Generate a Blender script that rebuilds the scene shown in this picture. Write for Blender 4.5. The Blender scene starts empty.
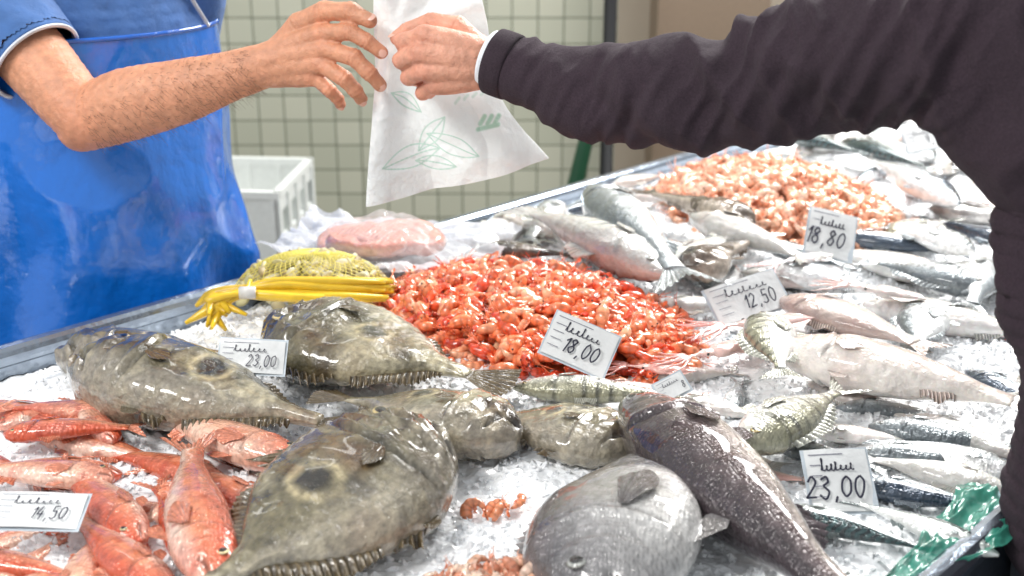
import bpy, bmesh, math, random
import numpy as np
from mathutils import Vector, Matrix
rng=np.random.default_rng(7); random.seed(7)
sc=bpy.context.scene
try:
    sc.view_settings.view_transform='Standard'
except Exception: pass

# ------------------------------------------------------------------ helpers
def lin(c):
    c=np.array(c,float)/255
    return np.where(c<=.04045,c/12.92,((c+.055)/1.055)**2.4)
def _h(ix,iy,iz,seed):
    n=(ix*73856093)^(iy*19349663)^(iz*83492791)^(seed*26544357)
    n=((n^(n>>13))*1274126177)&0xffffffff
    n=((n^(n>>15))*668265263)&0xffffffff
    return ((n^(n>>16))&0xffff)/65535.0
def vn(p,seed=0):
    p=np.asarray(p,float); i=np.floor(p).astype(np.int64); f=p-i; f=f*f*(3-2*f)
    r=0
    for a in (0,1):
        for b in (0,1):
            for c in (0,1):
                w=(f[...,0] if a else 1-f[...,0])*(f[...,1] if b else 1-f[...,1])*(f[...,2] if c else 1-f[...,2])
                r=r+w*_h(i[...,0]+a,i[...,1]+b,i[...,2]+c,seed)
    return r*2-1
def fbm(p,seed=0,o=3):
    p=np.asarray(p,float); r=0;a=1;t=0
    for k in range(o):
        r=r+a*vn(p*(2**k)+k*17.3,seed+k);t+=a;a*=.5
    return r/t
def ss(a,b,x):
    t=np.clip((x-a)/(b-a),0,1); return t*t*(3-2*t)
def prof(keys,s):
    xs=np.array([k[0] for k in keys],float); ys=np.array([k[1] for k in keys],float)
    h=np.diff(xs); d=np.diff(ys)/h
    m=np.zeros(len(xs)); m[0]=d[0]; m[-1]=d[-1]
    for i in range(1,len(xs)-1):
        m[i]=0 if d[i-1]*d[i]<=0 else 2*d[i-1]*d[i]/(d[i-1]+d[i])
    i=np.clip(np.searchsorted(xs,s,side='right')-1,0,len(h)-1)
    t=(s-xs[i])/h[i]
    return (2*t**3-3*t**2+1)*ys[i]+(t**3-2*t**2+t)*h[i]*m[i]+(-2*t**3+3*t**2)*ys[i+1]+(t**3-t**2)*h[i]*m[i+1]
def gridf(n,m,wrap=False,flip=False):
    F=[]
    for i in range(n-1):
        for j in range(m if wrap else m-1):
            j2=(j+1)%m
            q=(i*m+j,(i+1)*m+j,(i+1)*m+j2,i*m+j2)
            F.append(q[::-1] if flip else q)
    return F
class B:
    def __init__(s): s.V=[];s.F=[];s.C=[];s.n=0;s.M=[]
    def add(s,V,F,C,mi=0):
        V=np.asarray(V,float).reshape(-1,3); C=np.asarray(C,float)
        if C.ndim==1: C=np.tile(C[:3],(len(V),1))
        s.V.append(V); s.C.append(C.reshape(-1,3)); n=s.n
        s.F.extend([tuple(i+n for i in f) for f in F]); s.M.extend([mi]*len(F)); s.n+=len(V)
    def obj(s,name,mats,parent=None,smooth=True,mat=None):
        V=np.vstack(s.V); C=np.vstack(s.C)
        me=bpy.data.meshes.new(name); me.from_pydata(V.tolist(),[],s.F)
        a=me.color_attributes.new('Col','FLOAT_COLOR','POINT')
        a.data.foreach_set('color',np.hstack([C,np.ones((len(C),1))]).astype(np.float32).ravel())
        if not isinstance(mats,(list,tuple)): mats=[mats]
        for m in mats: me.materials.append(m)
        me.polygons.foreach_set('material_index',s.M)
        if smooth: me.polygons.foreach_set('use_smooth',[True]*len(me.polygons))
        me.update()
        o=bpy.data.objects.new(name,me); sc.collection.objects.link(o)
        if mat is not None: o.matrix_world=mat
        if parent: o.parent=parent
        return o
def empty(name,loc=(0,0,0)):
    e=bpy.data.objects.new(name,None); e.location=loc; e.empty_display_size=.1
    sc.collection.objects.link(e); return e
def boxd(b,lo,hi,col,mi=0):
    x0,y0,z0=lo;x1,y1,z1=hi
    V=[(x0,y0,z0),(x1,y0,z0),(x1,y1,z0),(x0,y1,z0),(x0,y0,z1),(x1,y0,z1),(x1,y1,z1),(x0,y1,z1)]
    b.add(V,[(0,3,2,1),(4,5,6,7),(0,1,5,4),(1,2,6,5),(2,3,7,6),(3,0,4,7)],col,mi)
def frames(P):
    P=np.asarray(P,float); T=np.gradient(P,axis=0); T/=np.linalg.norm(T,axis=1)[:,None]+1e-9
    up=np.array([0,0,1.]) if abs(T[0][2])<.9 else np.array([1.,0,0])
    N=[];n=up
    for t in T:
        n=n-t*np.dot(n,t); n/=np.linalg.norm(n)+1e-9; N.append(n)
    N=np.array(N); return T,N,np.cross(T,N)
def crom(P,R,k=6):
    P=np.asarray(P,float);R=np.asarray(R,float)
    d=np.r_[0,np.cumsum(np.linalg.norm(np.diff(P,axis=0),axis=1))]
    t=np.linspace(0,d[-1],(len(P)-1)*k+1)
    Q=np.stack([prof(list(zip(d,P[:,i])),t) for i in range(3)],1)
    return Q,prof(list(zip(d,R)),t)
def tube(b,P,R,col,m=8,k=0,mi=0,caps=True):
    if k: P,R=crom(P,R,k)
    P=np.asarray(P,float); R=np.broadcast_to(np.asarray(R,float),(len(P),))
    T,N,Bn=frames(P); a=np.linspace(0,2*math.pi,m,endpoint=False)
    V=(P[:,None]+R[:,None,None]*(np.cos(a)[None,:,None]*N[:,None]+np.sin(a)[None,:,None]*Bn[:,None])).reshape(-1,3)
    F=gridf(len(P),m,True,True)
    if caps:
        F.append(tuple(range(m))); F.append(tuple(range((len(P)-1)*m,len(P)*m))[::-1])
    if np.asarray(col).ndim==2: col=np.repeat(np.asarray(col),m,0)
    b.add(V,F,col,mi)

# ------------------------------------------------------------------ materials
def mat(name,**k):
    m=bpy.data.materials.new(name); m.use_nodes=True; nt=m.node_tree; p=nt.nodes['Principled BSDF']
    names={'rough':'Roughness','metal':'Metallic','coat':'Coat Weight','coatr':'Coat Roughness','sss':'Subsurface Weight','spec':'Specular IOR Level','sheen':'Sheen Weight','trans':'Transmission Weight','alpha':'Alpha'}
    for a,v in k.items():
        if a in names: p.inputs[names[a]].default_value=v
    if 'col' in k: p.inputs['Base Color'].default_value=(*lin(k['col']),1)
    if 'sss' in k:
        p.inputs['Subsurface Radius'].default_value=k.get('sssr',(.01,.004,.002)); p.inputs['Subsurface Scale'].default_value=1
    if k.get('vcol'):
        a=nt.nodes.new('ShaderNodeVertexColor'); a.layer_name='Col'
        nz=nt.nodes.new('ShaderNodeTexNoise'); nz.inputs['Scale'].default_value=k.get('vs',60); nz.inputs['Detail'].default_value=4
        tc=nt.nodes.new('ShaderNodeTexCoord'); nt.links.new(tc.outputs['Object'],nz.inputs['Vector'])
        mr=nt.nodes.new('ShaderNodeMapRange'); va=k.get('va',.2); mr.inputs['From Min'].default_value=.25; mr.inputs['From Max'].default_value=.75; mr.inputs['To Min'].default_value=1-va; mr.inputs['To Max'].default_value=1+va
        nt.links.new(nz.outputs['Fac'],mr.inputs['Value'])
        mx=nt.nodes.new('ShaderNodeVectorMath'); mx.operation='MULTIPLY'
        nt.links.new(a.outputs['Color'],mx.inputs[0]); nt.links.new(mr.outputs['Result'],mx.inputs[1])
        nt.links.new(mx.outputs[0],p.inputs['Base Color'])
    bs=[]
    if k.get('noise'):
        tc=nt.nodes.new('ShaderNodeTexCoord')
        for (s_,d_,*st) in k['noise']:
            nz=nt.nodes.new('ShaderNodeTexNoise'); nz.inputs['Scale'].default_value=s_; nz.inputs['Detail'].default_value=5
            if st:
                mp=nt.nodes.new('ShaderNodeMapping'); mp.inputs['Scale'].default_value=st[0]
                nt.links.new(tc.outputs['Object'],mp.inputs['Vector']); nt.links.new(mp.outputs[0],nz.inputs['Vector'])
            else: nt.links.new(tc.outputs['Object'],nz.inputs['Vector'])
            bs.append((nz.outputs['Fac'],d_))
    if k.get('scales'):
        sx,d_=k['scales']
        tc=nt.nodes.new('ShaderNodeTexCoord'); mp=nt.nodes.new('ShaderNodeMapping'); mp.inputs['Scale'].default_value=(1,1.3,.6)
        nt.links.new(tc.outputs['Object'],mp.inputs['Vector'])
        vo=nt.nodes.new('ShaderNodeTexVoronoi'); vo.inputs['Scale'].default_value=sx; vo.inputs['Randomness'].default_value=.5
        nt.links.new(mp.outputs[0],vo.inputs['Vector']); bs.append((vo.outputs['Distance'],-d_))
    prev=None
    for h,d_ in bs:
        bp=nt.nodes.new('ShaderNodeBump'); bp.inputs['Distance'].default_value=abs(d_); bp.inputs['Strength'].default_value=1; bp.invert=d_<0
        nt.links.new(h,bp.inputs['Height'])
        if prev: nt.links.new(prev,bp.inputs['Normal'])
        prev=bp.outputs[0]
    if prev: nt.links.new(prev,p.inputs['Normal'])
    return m
M_fish=mat('fish_skin_wet',vcol=1,rough=.14,metal=.15,coat=1,coatr=.02,noise=[(28,.007),(130,.002)],scales=(190,.0016),va=.3,vs=110)
M_dory=mat('john_dory_skin_wet',vcol=1,rough=.14,coat=1,coatr=.02,noise=[(20,.012),(90,.004),(380,.0006)],va=.4,vs=120)
M_silv=mat('silver_fish_skin',vcol=1,rough=.16,metal=.3,coat=1,coatr=.02,noise=[(30,.008),(140,.002)],scales=(250,.0011),va=.22,vs=100)
M_pale=mat('pale_fish_flesh',vcol=1,rough=.16,coat=1,coatr=.03,noise=[(32,.008),(140,.002)],sss=.1,va=.2,vs=60)
M_shr=mat('shrimp_shell',vcol=1,rough=.2,coat=.8,coatr=.04,noise=[(300,.0008)],va=.25,vs=150)
M_ice=mat('crushed_ice',vcol=1,rough=.3,coat=.6,coatr=.04,noise=[(130,.003)],va=.05,vs=200)
M_skin=mat('human_skin',vcol=1,rough=.46,sss=.12,sssr=(.010,.004,.002),noise=[(140,.002),(520,.0008)],va=.16,vs=80)
M_nail=mat('fingernail',vcol=1,rough=.35,va=.03)
M_plain=mat('painted_detail',vcol=1,rough=.5,va=.05)
M_gloss=mat('glossy_detail',vcol=1,rough=.15,coat=.5,va=.03)
M_apron=mat('blue_pvc_apron',vcol=1,rough=.16,coat=1,coatr=.04,noise=[(5,.03,(1,1,.5)),(16,.007)],va=.08,vs=5)
M_cloth=mat('woven_shirt_cloth',vcol=1,rough=.85,sheen=.15,noise=[(900,.0008),(40,.004)],va=.15,vs=40)
M_knit=mat('sweatshirt_knit',vcol=1,rough=.95,noise=[(1100,.001),(50,.003)],va=.3,vs=420)
M_steel=mat('brushed_steel',col=(150,160,172),metal=.9,rough=.22,noise=[(40,.0015)])
M_paper=mat('tag_paper',vcol=1,rough=.35,coat=.6,coatr=.12,va=.05,noise=[(20,.004)])
M_net=mat('yellow_net_plastic',vcol=1,rough=.35,coat=.3,va=.1)
def film(name,f,**k):
    m=mat(name,**k); nt=m.node_tree; p=nt.nodes['Principled BSDF']; tr=nt.nodes.new('ShaderNodeBsdfTranslucent'); mx=nt.nodes.new('ShaderNodeMixShader'); mx.inputs[0].default_value=f
    nt.links.new(p.inputs['Base Color'].links[0].from_socket,tr.inputs['Color'])
    nt.links.new(p.outputs[0],mx.inputs[1]); nt.links.new(tr.outputs[0],mx.inputs[2]); last=mx.outputs[0]
    if k.get('clear'):
        tp=nt.nodes.new('ShaderNodeBsdfTransparent'); m2=nt.nodes.new('ShaderNodeMixShader'); m2.inputs[0].default_value=k['clear']
        nt.links.new(last,m2.inputs[1]); nt.links.new(tp.outputs[0],m2.inputs[2]); last=m2.outputs[0]
    nt.links.new(last,nt.nodes['Material Output'].inputs['Surface']); return m
M_bag=film('thin_bag_plastic',.4,vcol=1,rough=.28,coat=.4,coatr=.12,va=.03,noise=[(22,.012),(70,.005)],clear=.14)
M_wrap=film('clear_wrapping_film',.3,vcol=1,rough=.12,coat=1,coatr=.03,va=.03,noise=[(18,.02),(60,.006)],clear=.78)
M_green=film('green_film',.3,vcol=1,rough=.2,coat=.8,va=.2,vs=25,clear=.15)
def tile_mat():
    m=mat('ceramic_wall_tiles',rough=.25); nt=m.node_tree; p=nt.nodes['Principled BSDF']
    g=nt.nodes.new('ShaderNodeNewGeometry'); sp=nt.nodes.new('ShaderNodeSeparateXYZ'); cb=nt.nodes.new('ShaderNodeCombineXYZ')
    nt.links.new(g.outputs['Position'],sp.inputs[0]); nt.links.new(sp.outputs[0],cb.inputs[0]); nt.links.new(sp.outputs[2],cb.inputs[1])
    br=nt.nodes.new('ShaderNodeTexBrick'); br.offset=0; br.squash=1
    br.inputs['Scale'].default_value=1; br.inputs['Brick Width'].default_value=.098; br.inputs['Row Height'].default_value=.098
    br.inputs['Mortar Size'].default_value=.0032; br.inputs['Mortar Smooth'].default_value=.2
    br.inputs['Color1'].default_value=(*lin((196,196,178)),1); br.inputs['Color2'].default_value=(*lin((180,182,164)),1); br.inputs['Mortar'].default_value=(*lin((116,120,104)),1)
    nt.links.new(cb.outputs[0],br.inputs['Vector']); nt.links.new(br.outputs['Color'],p.inputs['Base Color'])
    return m
M_tile=tile_mat()
M_plaster=mat('beige_plaster',col=(184,172,154),rough=.8,noise=[(12,.004)])
M_floor=mat('wet_concrete_floor',col=(120,118,112),rough=.45,noise=[(8,.006)])

# ------------------------------------------------------------------ room
def slab(name,lo,hi,m):
    b=B(); boxd(b,lo,hi,(.5,.5,.5)); return b.obj(name,m,smooth=False)
slab('floor',(-4,-2.5,-.1),(4.5,4.7,0),M_floor)
slab('wall_back',(-4,4.6,0),(.40,4.75,3.2),M_tile)
slab('wall_back_plaster',(.40,4.6,0),(4.5,4.75,3.2),M_plaster)
b=B(); boxd(b,(.52,4.35,0),(.92,4.6,3.2),lin((134,116,98))); boxd(b,(.50,4.32,0),(.94,4.6,.12),lin((100,90,80))); boxd(b,(.50,4.32,3.0),(.94,4.6,3.2),lin((110,100,90)))
b.obj('square_column',M_plain,smooth=False)
b=B(); tube(b,[(.318,3.95,0),(.318,3.95,3.1)],[.022,.022],lin((14,15,18)),16); tube(b,[(.318,3.95,0),(.318,3.95,.03)],[.07,.07],lin((14,15,18)),20)
b.obj('black_awning_pole',M_plain)
b=B(); tube(b,[(.10,3.9,.02),(.2,3.92,.45),(.275,3.93,.80)],[.028,.028,.022],lin((30,78,52)),12,5)
for k in range(3): tube(b,[(.08+.02*k,3.84+.02*k,.015),(.10,3.9,.2)],[.012,.012],lin((30,78,52)),8)
b.obj('furled_green_parasol',M_plain)
def crate(name,x,y,z,w=.6,d=.4,h=.2,col=(205,210,208),rot=0):
    b=B(); c=lin(col); t=.012
    boxd(b,(-w/2,-d/2,0),(w/2,d/2,t),c)
    boxd(b,(-w/2-.012,-d/2-.012,h-.022),(w/2+.012,-d/2+.01,h),c); boxd(b,(-w/2-.012,d/2-.01,h-.022),(w/2+.012,d/2+.012,h),c)
    boxd(b,(-w/2-.012,-d/2,h-.022),(-w/2+.01,d/2,h),c); boxd(b,(w/2-.01,-d/2,h-.022),(w/2+.012,d/2,h),c)
    for s_ in(-1,1):
        boxd(b,(-w/2,s_*d/2-t/2,0),(w/2,s_*d/2+t/2,h*.9),c*.97)
        boxd(b,(s_*w/2-t/2,-d/2,0),(s_*w/2+t/2,d/2,h*.35),c*.97); boxd(b,(s_*w/2-t/2,-d/2,h*.7),(s_*w/2+t/2,d/2,h*.9),c*.97)
        for k in range(7):
            xx=-w/2+w*k/6; boxd(b,(xx-.006,s_*(d/2)-.012,0),(xx+.006,s_*(d/2)+.012,h*.9),c)
        for k in range(5):
            yy=-d/2+d*k/4; boxd(b,(s_*w/2-.012,yy-.012,0),(s_*w/2+.012,yy+.012,h*.9),c)
    b.obj(name,M_plain,smooth=False,mat=Matrix.Translation((x,y,z))@Matrix.Rotation(rot,4,'Z'))
crate('fish_crate',-.86,3.62,0,rot=.1,col=(112,112,108),h=.2)
crate('fish_crate',-.84,3.60,.2,rot=.05,col=(150,150,146),h=.22)
crate('fish_crate',-.97,3.6,.42,rot=-.08,col=(228,231,228),h=.22)

# ------------------------------------------------------------------ counter
O=np.array([.474,1.09]); D=np.array([.695,.719]); Nn=np.array([-.719,.695]); W=1.25; S0,S1=-1.25,2.25; ZT=.85
TM=Matrix(((D[0],Nn[0],0,O[0]),(D[1],Nn[1],0,O[1]),(0,0,1,0),(0,0,0,1)))
b=B(); g=(.5,.5,.5)
boxd(b,(S0,0,.78),(S1,W,.80),g)
for (a,c) in (((S0,0),(S1,0)),((S1,0),(S1,W)),((S1,W),(S0,W)),((S0,W),(S0,0))):
    tube(b,[(a[0],a[1],.872),(c[0],c[1],.872)],[.017,.017],g,14)
boxd(b,(S0,-.008,.79),(S1,.006,.872),g); boxd(b,(S0,W-.006,.79),(S1,W+.008,.872),g)
boxd(b,(S0-.008,0,.79),(S0+.006,W,.872),g); boxd(b,(S1-.006,0,.79),(S1+.008,W,.872),g)
boxd(b,(S0+.03,.03,.3),(S1-.03,.045,.79),g); boxd(b,(S0+.03,W-.045,.3),(S1-.03,W-.03,.79),g)
boxd(b,(S0+.03,.03,.3),(S0+.045,W-.03,.79),g); boxd(b,(S1-.045,.03,.3),(S1-.03,W-.03,.79),g)
for s_ in(S0+.06,(S0+S1)/2,S1-.06):
    for w_ in(.06,W-.06): boxd(b,(s_-.02,w_-.02,0),(s_+.02,w_+.02,.79),g)
b.obj('steel_fish_counter',M_steel,smooth=False,mat=TM)
b=B(); ns,nw=560,200
s_=np.linspace(S0+.008,S1-.008,ns); w_=np.linspace(.008,W-.008,nw); Sg,Wg=np.meshgrid(s_,w_,indexing='ij')
def iceh(S,Wv):
    p=np.stack([S,Wv,np.zeros_like(S)],-1)
    edge=np.minimum(np.minimum(Wv,W-Wv),.08)/.08
    return .835+.022*edge+.012*fbm(p*9,3,2)+.006*fbm(p*80,5,2)
Z=iceh(Sg,Wg)
V=np.stack([Sg,Wg,Z],-1).reshape(-1,3)
ic=lin((247,249,251))
b.add(V,gridf(ns,nw,False,True),ic)
nch=20000; cs=rng.uniform(S0+.3,S1-.9,nch); cw=rng.uniform(.02,W-.02,nch); ch=iceh(cs,cw)
octa=np.array([(1,0,0),(-1,0,0),(0,1,0),(0,-1,0),(0,0,1),(0,0,-1)],float); of=[(0,2,4),(2,1,4),(1,3,4),(3,0,4),(2,0,5),(1,2,5),(3,1,5),(0,3,5)]
for i in range(nch):
    q=octa+rng.uniform(-.45,.45,(6,3)); q=q@np.linalg.qr(rng.normal(size=(3,3)))[0]
    b.add(q*rng.uniform(.0018,.0055)+[cs[i],cw[i],ch[i]+.0015],of,np.clip(ic*rng.uniform(.94,1.02),0,.97))
b.obj('crushed_ice',M_ice,smooth=False,mat=TM)

# ------------------------------------------------------------------ fish
PR={
'bream':dict(top=[(0,.012),(.04,.06),(.12,.13),(.25,.19),(.42,.20),(.62,.155),(.82,.075),(.94,.04),(1,.04)],bot=[(0,.012),(.04,.045),(.12,.09),(.25,.14),(.42,.16),(.62,.125),(.82,.06),(.94,.036),(1,.04)],th=[(0,.012),(.06,.045),(.18,.085),(.35,.10),(.55,.08),(.75,.045),(.92,.016),(1,.008)],eye=(.115,.25,.026),sg=.25,dor=(.25,.86,.07),ana=(.6,.86,.05),tail=.17,fork=.45,pec=.2),
'long':dict(top=[(0,.010),(.05,.04),(.15,.075),(.32,.105),(.5,.10),(.7,.07),(.88,.04),(1,.038)],bot=[(0,.010),(.05,.035),(.15,.07),(.32,.10),(.5,.095),(.7,.065),(.88,.036),(1,.036)],th=[(0,.012),(.06,.035),(.18,.065),(.35,.08),(.55,.07),(.75,.045),(.92,.018),(1,.008)],eye=(.09,.2,.017),sg=.23,dor=(.33,.56,.06),ana=(.66,.8,.045),tail=.15,fork=.4,pec=.11),
'mullet':dict(top=[(0,.015),(.03,.05),(.1,.088),(.25,.10),(.45,.095),(.7,.06),(.88,.036),(1,.036)],bot=[(0,.015),(.03,.03),(.1,.055),(.25,.078),(.45,.08),(.7,.055),(.88,.034),(1,.034)],th=[(0,.014),(.06,.042),(.18,.066),(.35,.07),(.55,.06),(.75,.04),(.92,.016),(1,.008)],eye=(.10,.45,.019),sg=.22,dor=(.3,.48,.07),ana=(.62,.75,.05),tail=.17,fork=.6,pec=.13),
'mack':dict(top=[(0,.008),(.06,.035),(.2,.068),(.38,.08),(.6,.06),(.8,.03),(.95,.014),(1,.014)],bot=[(0,.008),(.06,.033),(.2,.07),(.38,.085),(.6,.06),(.8,.03),(.95,.014),(1,.014)],th=[(0,.01),(.08,.035),(.2,.055),(.4,.065),(.6,.05),(.8,.026),(.95,.01),(1,.008)],eye=(.08,.2,.015),sg=.21,dor=(.36,.5,.045),ana=(.62,.74,.03),tail=.13,fork=.7,pec=.09),
'dory':dict(top=[(0,.035),(.03,.075),(.10,.155),(.22,.235),(.38,.265),(.58,.235),(.74,.13),(.86,.045),(1,.030)],bot=[(0,.035),(.03,.07),(.10,.14),(.22,.205),(.38,.24),(.58,.21),(.74,.12),(.86,.042),(1,.030)],th=[(0,.035),(.06,.07),(.16,.108),(.3,.12),(.5,.10),(.7,.06),(.86,.026),(1,.01)],eye=(.16,.5,.026),sg=.30,dor=(.22,.56,.13),ana=(.40,.54,.06),tail=.16,fork=-.1,pec=.09),
'angler':dict(top=[(0,.06),(.05,.12),(.18,.17),(.32,.14),(.5,.085),(.7,.06),(.88,.04),(1,.035)],bot=[(0,.06),(.05,.12),(.18,.16),(.32,.13),(.5,.08),(.7,.06),(.88,.04),(1,.035)],th=[(0,.03),(.06,.07),(.18,.10),(.35,.09),(.55,.065),(.75,.045),(.92,.02),(1,.01)],eye=(.12,.35,.014),sg=.33,dor=(.55,.8,.04),ana=(.6,.8,.03),tail=.15,fork=-.1,pec=.14),
}
def fcol(c,S,v,X,Y,sd,L):
    P3=np.stack([X*L,Y*L,np.full_like(X,sd*.37)],-1)
    n1=fbm(P3*28,sd,3)[...,None]; n2=fbm(P3*90,sd+9,2)[...,None]; n3=fbm(P3*12,sd+4,2)[...,None]
    d=ss(-.2,.75,v)[...,None]; be=ss(-.1,-.8,v)[...,None]
    def mix(a,b_,t): return a*(1-t)+b_*t
    L_=lambda *k: lin(k)
    if c=='red':
        r=mix(L_(228,142,104),L_(200,76,40),np.clip(d*.9+.6*n1,0,1)); r=mix(r,L_(248,226,210),np.clip(be+.3*n1,0,1)*.75); r=mix(r,L_(246,200,172),np.clip(n3*2.2,0,1)*.6)
        r=mix(r,L_(184,54,28),np.clip(n2*2-.4,0,1)*.6)
        hd=ss(.28,.1,S)[...,None]; r=mix(r,L_(206,88,58),hd*.5)
    elif c=='dory':
        r=mix(L_(124,116,88),L_(72,66,48),np.clip(.5+2*n1,0,1)); r=mix(r,L_(196,186,156),np.clip(n3*2.2-.05+.9*n2,0,1)*.8); r=mix(r,L_(34,29,22),np.clip(-n1*3-.3+.5*n2,0,1)*.85)
        r=mix(r,L_(118,84,50),np.clip(fbm(P3*16,sd+31,2)[...,None]*2,0,1)*.5)
        hd=ss(.36,.14,S)[...,None]; r=mix(r,L_(50,38,30),hd*np.clip(.55+1.2*n2,0,1)*.85)
        r=mix(r,L_(204,194,176),be*.35)
        e=((S-.57)/.048)**2+((Y-.03)/.046)**2; ea=e[...,None]; r=mix(r,L_(214,198,156),np.exp(-(ea-1.9)**2*2)*.6); r=mix(r,L_(22,20,18),np.clip(1.6-ea,0,1)*.9)
    elif c=='bream':
        r=mix(L_(188,186,184),L_(96,94,96),d); r=mix(r,L_(226,224,220),be); r=r*(1+.24*n1+.14*n2); r=mix(r,L_(170,132,124),np.clip(n3*1.3,0,1)*.3)
        hd=ss(.3,.12,S)[...,None]; r=mix(r,L_(108,106,108),hd*.65)
    elif c=='bass':
        r=mix(L_(98,84,84),L_(56,46,50),d); r=mix(r,L_(190,178,170),be*.85); r=r*(1+.3*n2+.15*n1)
    elif c=='silver':
        r=mix(L_(206,211,212),L_(120,128,132),d); r=mix(r,L_(244,245,244),be); r=r*(1+.14*n1)
    elif c=='white':
        r=mix(L_(230,228,222),L_(182,180,176),d*.8); r=mix(r,L_(248,246,242),be); r=r*(1+.12*n1); r=mix(r,L_(214,166,154),np.clip(n3*1.2-.1,0,1)*.35)
    elif c=='stripe':
        r=mix(L_(212,212,202),L_(156,154,130),d); r=mix(r,L_(242,241,238),be)
        bar=np.clip(np.cos(S*2*math.pi*12+1.6*n1[...,0])*1.8-.3,0,1)[...,None]*ss(-.65,.1,v)[...,None]*ss(.2,.27,S)[...,None]
        r=mix(r,L_(56,58,52),bar*.8*np.clip(.8+n2,0,1))
    elif c=='mack':
        r=mix(L_(198,206,202),L_(48,74,76),ss(-.05,.35,v)[...,None]); r=mix(r,L_(240,242,240),be)
        bar=np.clip(np.cos(S*2*math.pi*17+2.2*np.sin(v*7)+n1[...,0])*2,0,1)[...,None]*ss(.0,.3,v)[...,None]; r=mix(r,L_(16,24,30),bar*.85)
    elif c=='blue':
        r=mix(L_(186,196,202),L_(52,66,82),ss(-.1,.4,v)[...,None]); r=mix(r,L_(238,240,242),be)
    elif c=='pale':
        r=mix(L_(226,210,200),L_(180,162,154),d*.8); r=mix(r,L_(244,236,228),be); r=mix(r,L_(206,134,124),np.clip(n3*1.4-.1,0,1)*.35); r=r*(1+.14*n1)
    elif c=='pink':
        r=mix(L_(232,204,194),L_(208,156,146),d*.8); r=mix(r,L_(242,232,228),be); r=r*(1+.12*n1)
    else:
        r=mix(L_(112,96,82),L_(58,48,40),np.clip(.4+1.6*n1+d*.4,0,1)); r=mix(r,L_(190,176,160),be*.7)
    return np.clip(r,0.003,.95)
FC={'red':(228,140,108),'dory':(96,82,58),'bream':(136,132,132),'bass':(84,72,76),'silver':(186,192,194),'white':(210,208,202),'stripe':(200,200,188),'mack':(150,160,160),'blue':(140,150,158),'pale':(216,198,188),'pink':(226,196,188),'brown':(100,86,72)}
FM={'red':M_fish,'dory':M_dory,'bream':M_fish,'bass':M_fish,'silver':M_silv,'white':M_pale,'stripe':M_silv,'mack':M_silv,'blue':M_silv,'pale':M_pale,'pink':M_pale,'brown':M_dory}
fcount=[0]
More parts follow.
